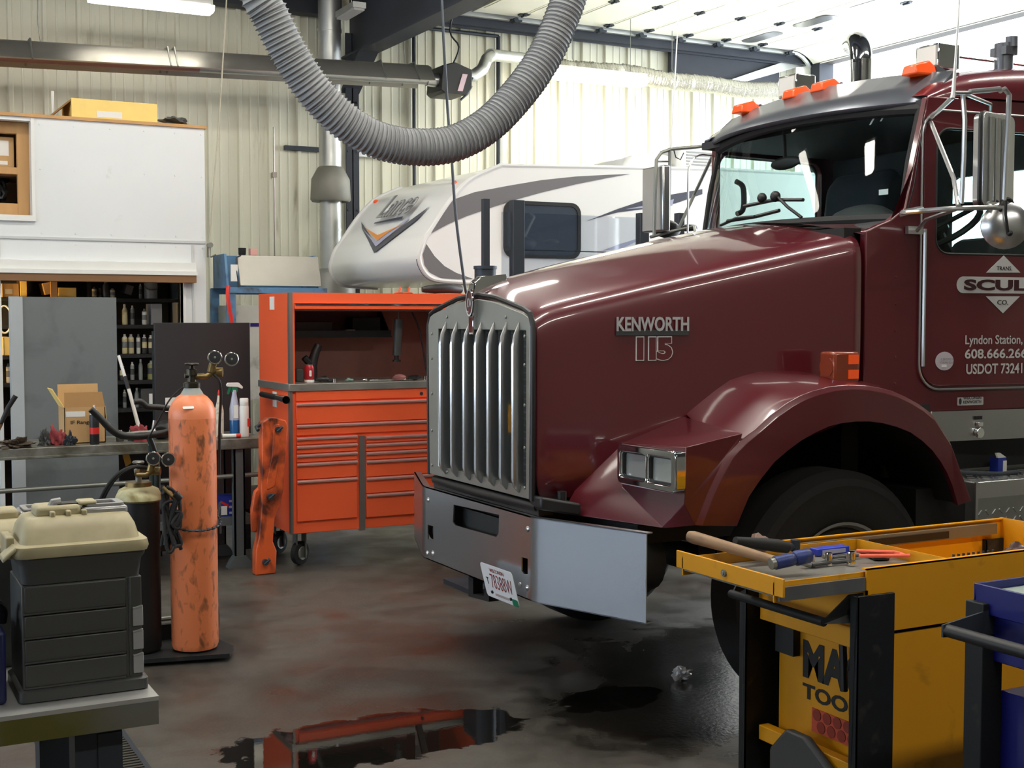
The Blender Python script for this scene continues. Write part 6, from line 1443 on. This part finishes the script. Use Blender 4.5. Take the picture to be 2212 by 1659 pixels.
p = on(1565,1205,z=.915); tag(B().cyl((p.x-.005,p.y,ZD+.014),(p.x+.025,p.y-.01,ZD+.014),.0135,n=14).done('impact_socket', m_black), 'black impact socket lying against the drawer front', 'socket')
for i, (u0, v0, u1, v1, lab) in enumerate(((1750,1180,1830,1196,'dull pliers lying behind the sockets'),(1795,1178,1860,1190,'second dull pliers behind the rightmost socket'))):
    yy = -2.09+.06*i; a, c = on(u0, v0, y=yy), on(u1, v1, y=yy); a.z = c.z = ZD+.011; a.x, c.x = max(a.x, .17), min(c.x, .42); t2 = thing('slip_pliers', lab, 'pliers', (a.x,a.y,ZD), 'pliers in the drawer')
    B().tube([a, a.lerp(c,.5)+V((0,.012,0)), c+V((0,.014,0))], .006, 8).tube([a+V((0,-.01,0)), a.lerp(c,.5)+V((0,-.006,0)), c+V((0,-.012,0))], .006, 8).done('handles', m_greypl, t2); B().tube([a, a+V((-.03,.004,.006))], [.011,.007], 8).done('jaws', m_rawsteel, t2)
a, c = on(1850,1192,z=.92), on(1975,1192,z=.92); a.y = c.y = min(a.y, -2.03); c.x = min(c.x, .51)
t2 = thing('tool_tray', 'smoky tray with a bright coral edge in the drawer', 'tray', ((a.x+c.x)/2, a.y, ZD))
B().prism([(a.x,a.y-.07,ZD+.002),(c.x-.03,a.y-.09,ZD+.002),(c.x+.01,a.y-.03,ZD+.002),(a.x+.05,a.y+.06,ZD+.002)], (0,0,.012)).done('tray', m_black, t2, bevel=.003)
cor = M('coral_plastic', (255,108,78), .4, emit=0); e0, e1 = on(1850,1188,z=.925), on(1972,1192,z=.925)
zc = lambda u, v: V((min(.52, on(u,v,z=.925).x), min(-1.93, on(u,v,z=.925).y), .925))
B().tube([zc(1850,1190), zc(1955,1190), zc(1972,1193), zc(1972,1199), zc(1856,1201)], .006, 8).done('coral_edge', cor, t2)
p = on(1918,1203,z=.92); B().box(p.x-.008,p.x+.008,p.y-.006,p.y+.006,p.z-.003,p.z+.004).done('coral_button', cor, t2)
# socket rail in the cart top
a, c = on(1985,1207,z=.90), on(2150,1196,z=.90)
ys_ = MY0+.07
t2 = thing('socket_rail', 'black rail of sockets lying in the top of the yellow cart', 'socket rail', ((a.x+c.x)/2, ys_, .752))
x0 = max(.56, on(1985,1205,y=ys_).x); x1 = on(2152,1200,y=ys_).x
B().box(x0,x1,ys_-.012,ys_+.012,.756,.93).done('rail', m_black, t2)
for i in range(9):
    x = x0+.015+(x1-x0-.03)*i/8; B().cyl((x,ys_,.925),(x,ys_,.935),.012,n=12).box(x-.003,x+.003,ys_-.003,ys_+.003,.935,.946).done('socket', m_darksteel, t2)
p = on(2195,1190,y=MY0+.09); tag(B().blob((p.x+.03,MY0+.12,.90),.05,(1.3,.7,.9),.2,7).done('impact_wrench', M('impact_dark', (60,26,24), .5), None), 'dark reddish impact wrench head in the right of the yellow cart', 'tool')

# ================================================================ BLUE CART
bx, by = .082, -2.838
t = thing('service_cart', 'dark blue service cart with a black push handle at the right edge', 'cart', (.5, -3.1, 0))
b = B(); b.box(bx,bx+.008,by-.62,by,.925,1.0).box(bx,bx+1.0,by-.008,by,.925,1.0).box(bx+.992,bx+1.0,by-.62,by,.925,1.0).box(bx,bx+1.0,by-.62,by-.612,.925,1.0).box(bx,bx+1.0,by-.62,by,.925,.932); b.done('top_tray', m_blue, t, bevel=.002)
B().box(bx+.01,bx+.99,by-.61,by-.01,.932,.978).done('tray_mat', M('mat_green', (150,164,156), .5, var=.2, vs=5), t)
B().box(bx+.02,bx+.98,by-.60,by-.016,.80,.92).done('drawer_body', m_blue, t, bevel=.003)
B().box(bx+.05,bx+.95,by-.58,by-.05,.15,.72).done('lower_cabinet', m_blue, t, bevel=.004)
B().box(bx+.04,bx+.05,by-.22,by-.205,.2,.70).done('edge_strip', m_alu, t)
for x in (bx-.02, bx+.93):
    for y in (by-.05, by-.62): B().box(x,x+.075,y,y+.06,.08,.955).done('corner_post', m_blackpaint, t, bevel=.003)
for x in (bx+.02, bx+.96):
    for y in (by-.03, by-.59): B().lathe([(.02,-.02),(.06,-.02),(.065,0),(.06,.02),(.02,.02)], (x,y,.065), 20, (0,1,0)).done('caster', m_rubber, t)
hz0 = .90; p = on(2046,1362,z=hz0)
B().tube([(p.x,p.y,hz0),(p.x,p.y-.5,hz0)], .0165, 14).done('push_handle', m_black, t)
for y in (p.y+.004, p.y-.504): B().prism([(p.x-.016,y,hz0-.016),(p.x-.016,y,hz0+.016),(bx+.06,y,hz0+.045),(bx+.06,y,hz0-.03)], (0,-.006,0)).done('handle_arm', m_darksteel, t)

# ================================================================ LEFT FOREGROUND: steel table with stacked tool boxes
TZ = .66; ex, ey = -1.796, -1.705
t = thing('steel_table', 'low steel table with a worn pale top under the tool boxes', 'table', (-2.4, -1.2, 0))
B().box(-3.6, ex, ey, -.75, TZ-.012, TZ).done('tabletop', m_tbledge, t)
B().box(-3.6, ex-.001, ey+.001, ey+.012, TZ-.078, TZ-.012).box(ex-.012, ex-.001, ey+.012, -.75, TZ-.078, TZ-.012).done('apron', m_tblyel, t)
B().box(-2.01,-1.885,ey+.06,ey+.16,.02,TZ-.02).box(-2.01+.06,-1.885,ey+.055,ey+.06,.02,TZ-.1).done('leg', m_darksteel, t)
B().box(-3.5,-3.4,ey+.1,ey+.2,.02,TZ-.02).done('leg', m_darksteel, t); B().box(-2.01,-1.9,-.95,-.85,.02,TZ-.02).done('leg', m_darksteel, t)
B().box(-2.06,-1.83,ey+.02,ey+.22,0,.02).box(-3.55,-3.35,ey+.05,ey+.25,0,.02).box(-2.06,-1.85,-1.0,-.8,0,.02).done('foot_plate', m_darksteel, t)
# stacked plastic tool boxes
def toolbox(name, label, x0, x1, y0, y1, z0, full=True):
    t = thing(name, label, 'tool box', ((x0+x1)/2, (y0+y1)/2, z0))
    xm, ym = (x0+x1)/2, (y0+y1)/2
    def rr2(ix, iy, z, r=.03): return [V((a, c, z)) for a, c in rrect(x0-ix, x1+ix, y0-iy, y1+iy, r, 3)]
    z1 = z0
    if full:
        B().loft([rr2(.012,.012,z0+.002,.02), rr2(.012,.012,z0+.03,.02), rr2(.004,.004,z0+.036,.02)]).done('base_rim', m_greypl, t)
        zz = [z0+.036, z0+.105, z0+.172, z0+.238, z0+.318]
        for a, c in zip(zz, zz[1:]):
            dr = B().box(x0+.006, x1-.045, y0-.002, y1, a+.002, c-.002).done('drawer', m_greypl, t, bevel=.005)
            B().box(x0+.004, x1-.05, y0-.006, y0-.002, a+.001, a+.006).done('drawer_lip', m_greypl, dr)
        B().box(x1-.048, x1-.004, y0, y1, z0+.034, z0+.318).box(x1-.04,x1-.034,y0-.005,y0,z0+.04,z0+.318).done('side_frame', m_greypl, t, bevel=.004); B().box(x0,x0+.008,y0,y1,z0+.034,z0+.318).done('side_frame', m_greypl, t, bevel=.003)
        for a in zz[1:4]: B().box(x1-.030, x1-.001, y0-.004, y0+.02, a-.06, a-.006).prism([(x1-.03,y0-.006,a-.012),(x1-.002,y0-.006,a-.006),(x1-.002,y0-.006,a-.001),(x1-.03,y0-.006,a-.007)], (0,.004,0)).done('latch', m_greypl2, t, bevel=.002)
        z1 = z0+.318
        B().loft([rr2(-.004,-.004,z1,.03), rr2(.002,.002,z1+.05,.03), rr2(.010,.010,z1+.062,.03), rr2(.012,.012,z1+.076,.03)]).done('tub', m_greypl, t)
        z1 += .074
    H = .105
    lid = B().loft([rr2(.016,.016,z1,.03), rr2(.020,.020,z1+.012,.03), rr2(.016,.016,z1+.03,.03), rr2(-.002,-.002,z1+.034,.03), rr2(-.010,-.02,z1+.07,.03), rr2(-.022,-.045,z1+.095,.03), rr2(-.03,-.06,z1+.10,.03)]).done('lid', m_tan, t, ang=50)
    zt = z1+.098
    B().box(x0+.05,x1-.15,ym-.05,ym+.05,zt-.005,zt+.028).done('lid_ridge', m_tan, lid, bevel=.010)
    for i in range(3):
        x = x0+.085+i*.042; B().box(x,x+.014,y0+.055,ym-.045,zt-.012,zt+.016).done('rib', m_tan, lid, bevel=.004)
    B().box(x0+.11,x0+.175,ym-.030,ym+.022,zt+.027,zt+.031).done('handle_recess', m_black, lid)
    B().tube([(x0+.095,ym-.02,zt+.022),(x0+.10,ym-.02,zt+.034),(x0+.12,ym-.02,zt+.036)], .012, 8).done('handle_pivot', m_greypl2, lid); B().box(x0+.165,x0+.215,ym-.04,ym+.02,zt+.024,zt+.036).done('handle_latch', m_tan, lid, bevel=.006)
    B().box(x1-.145,x1-.022,y0+.075,y1-.055,zt-.02,zt+.018).done('lid_tray', m_clearpl, lid, bevel=.008)
    B().plate(rrect(x1-.135,x1-.03,y0+.085,y1-.065,.012), [rrect(x1-.12,x1-.05,y0+.10,y1-.085,.006)], lambda a, c: (a, c, zt+.019), (0,0,.006)).done('tray_frame', m_greypl2, lid)
    B().box(x0-.03,x0-.008,ym-.06,ym+.06,z1-.01,z1+.05).prism([(x0-.012,y0-.01,z1+.035),(x0-.045,y0+.0,z1+.005),(x0-.045,y0+.08,z1+.005),(x0-.012,y0+.08,z1+.035)], (0,0,-.014)).done('side_latch', m_tan, lid, bevel=.004)
    return t
toolbox('stacked_tool_box', 'tall charcoal tool box with a tan lid at the table corner', -2.135, -1.815, -1.61, -1.36, TZ+.001)
toolbox('tool_box', 'second tan lidded tool box behind the front one', -2.45, -1.93, -1.22, -.95, TZ+.335, False)
B().loft([[V((a, c, z)) for a, c in rrect(-2.45-k, -1.93+k, -1.22-k, -.95+k, .03, 3)] for z, k in ((TZ+.002,-.02),(TZ+.32,0),(TZ+.336,.012))]).done('tub', m_greypl, bpy.data.objects['tool_box'])
# blue crate at the left edge
t = thing('blue_crate', 'dark blue crate at the left edge of the table', 'crate', (-2.33, -1.5, TZ+.001))
B().box(-2.55,-2.175,-1.60,-1.35,TZ+.001,.86).done('body', M('navy_plastic', (16,24,72), .5), t, bevel=.01); B().tube([(-2.26,-1.55,.86),(-2.26,-1.55,.90),(-2.20,-1.55,.93),(-2.17,-1.5,.90),(-2.17,-1.48,.86)], .012, 8, smooth=3).done('handle', m_black, t); B().box(-2.3,-2.2,-1.56,-1.45,.862,.90).done('lid_block', m_greypl2, t, bevel=.004)
# rod lying under the table
tag(B().cyl((-2.6,-1.0,.10),(-1.92,-.72,.10),.045,n=12).done('pipe_length', m_black), 'black pipe lying on the floor under the table', 'pipe')
# floor drain
t = thing('floor_drain', 'steel trench drain grate in the floor beneath the table', 'drain', (-1.72, -.1, 0))
b = B().box(-1.885,-1.865,-1.4,.30,0,.008).box(-1.56,-1.54,-1.4,.30,0,.008).box(-1.885,-1.54,.28,.30,0,.008); b.done('drain_frame', m_darksteel, t)
B().box(-1.865,-1.56,-1.4,.28,.0005,.002).done('drain_shade_sheet', M('drain_black', (8,8,8), .8), t)  # flat near-black sheet stands in for the shade under the grate
b = B(); y = -1.2
while y < .27: b.box(-1.865,-1.56,y,y+.016,.002,.007); y += .03
b.done('grate_slats', M('grate_iron', (74,72,66), .5, .5), t)

# crumpled pale shiny piece on the wet floor beside the front tyre
p = on(1470, 1468, z=0.0)
tag(B().blob((p.x,p.y,.028), .05, (.8,.6,.52), .55, 31, 3, (5,9,14)).done('shiny_piece', M('pale_shiny', (214,216,218), .12, .2)), 'crumpled shiny pale piece on the dark floor by the truck tyre', 'wrapper')
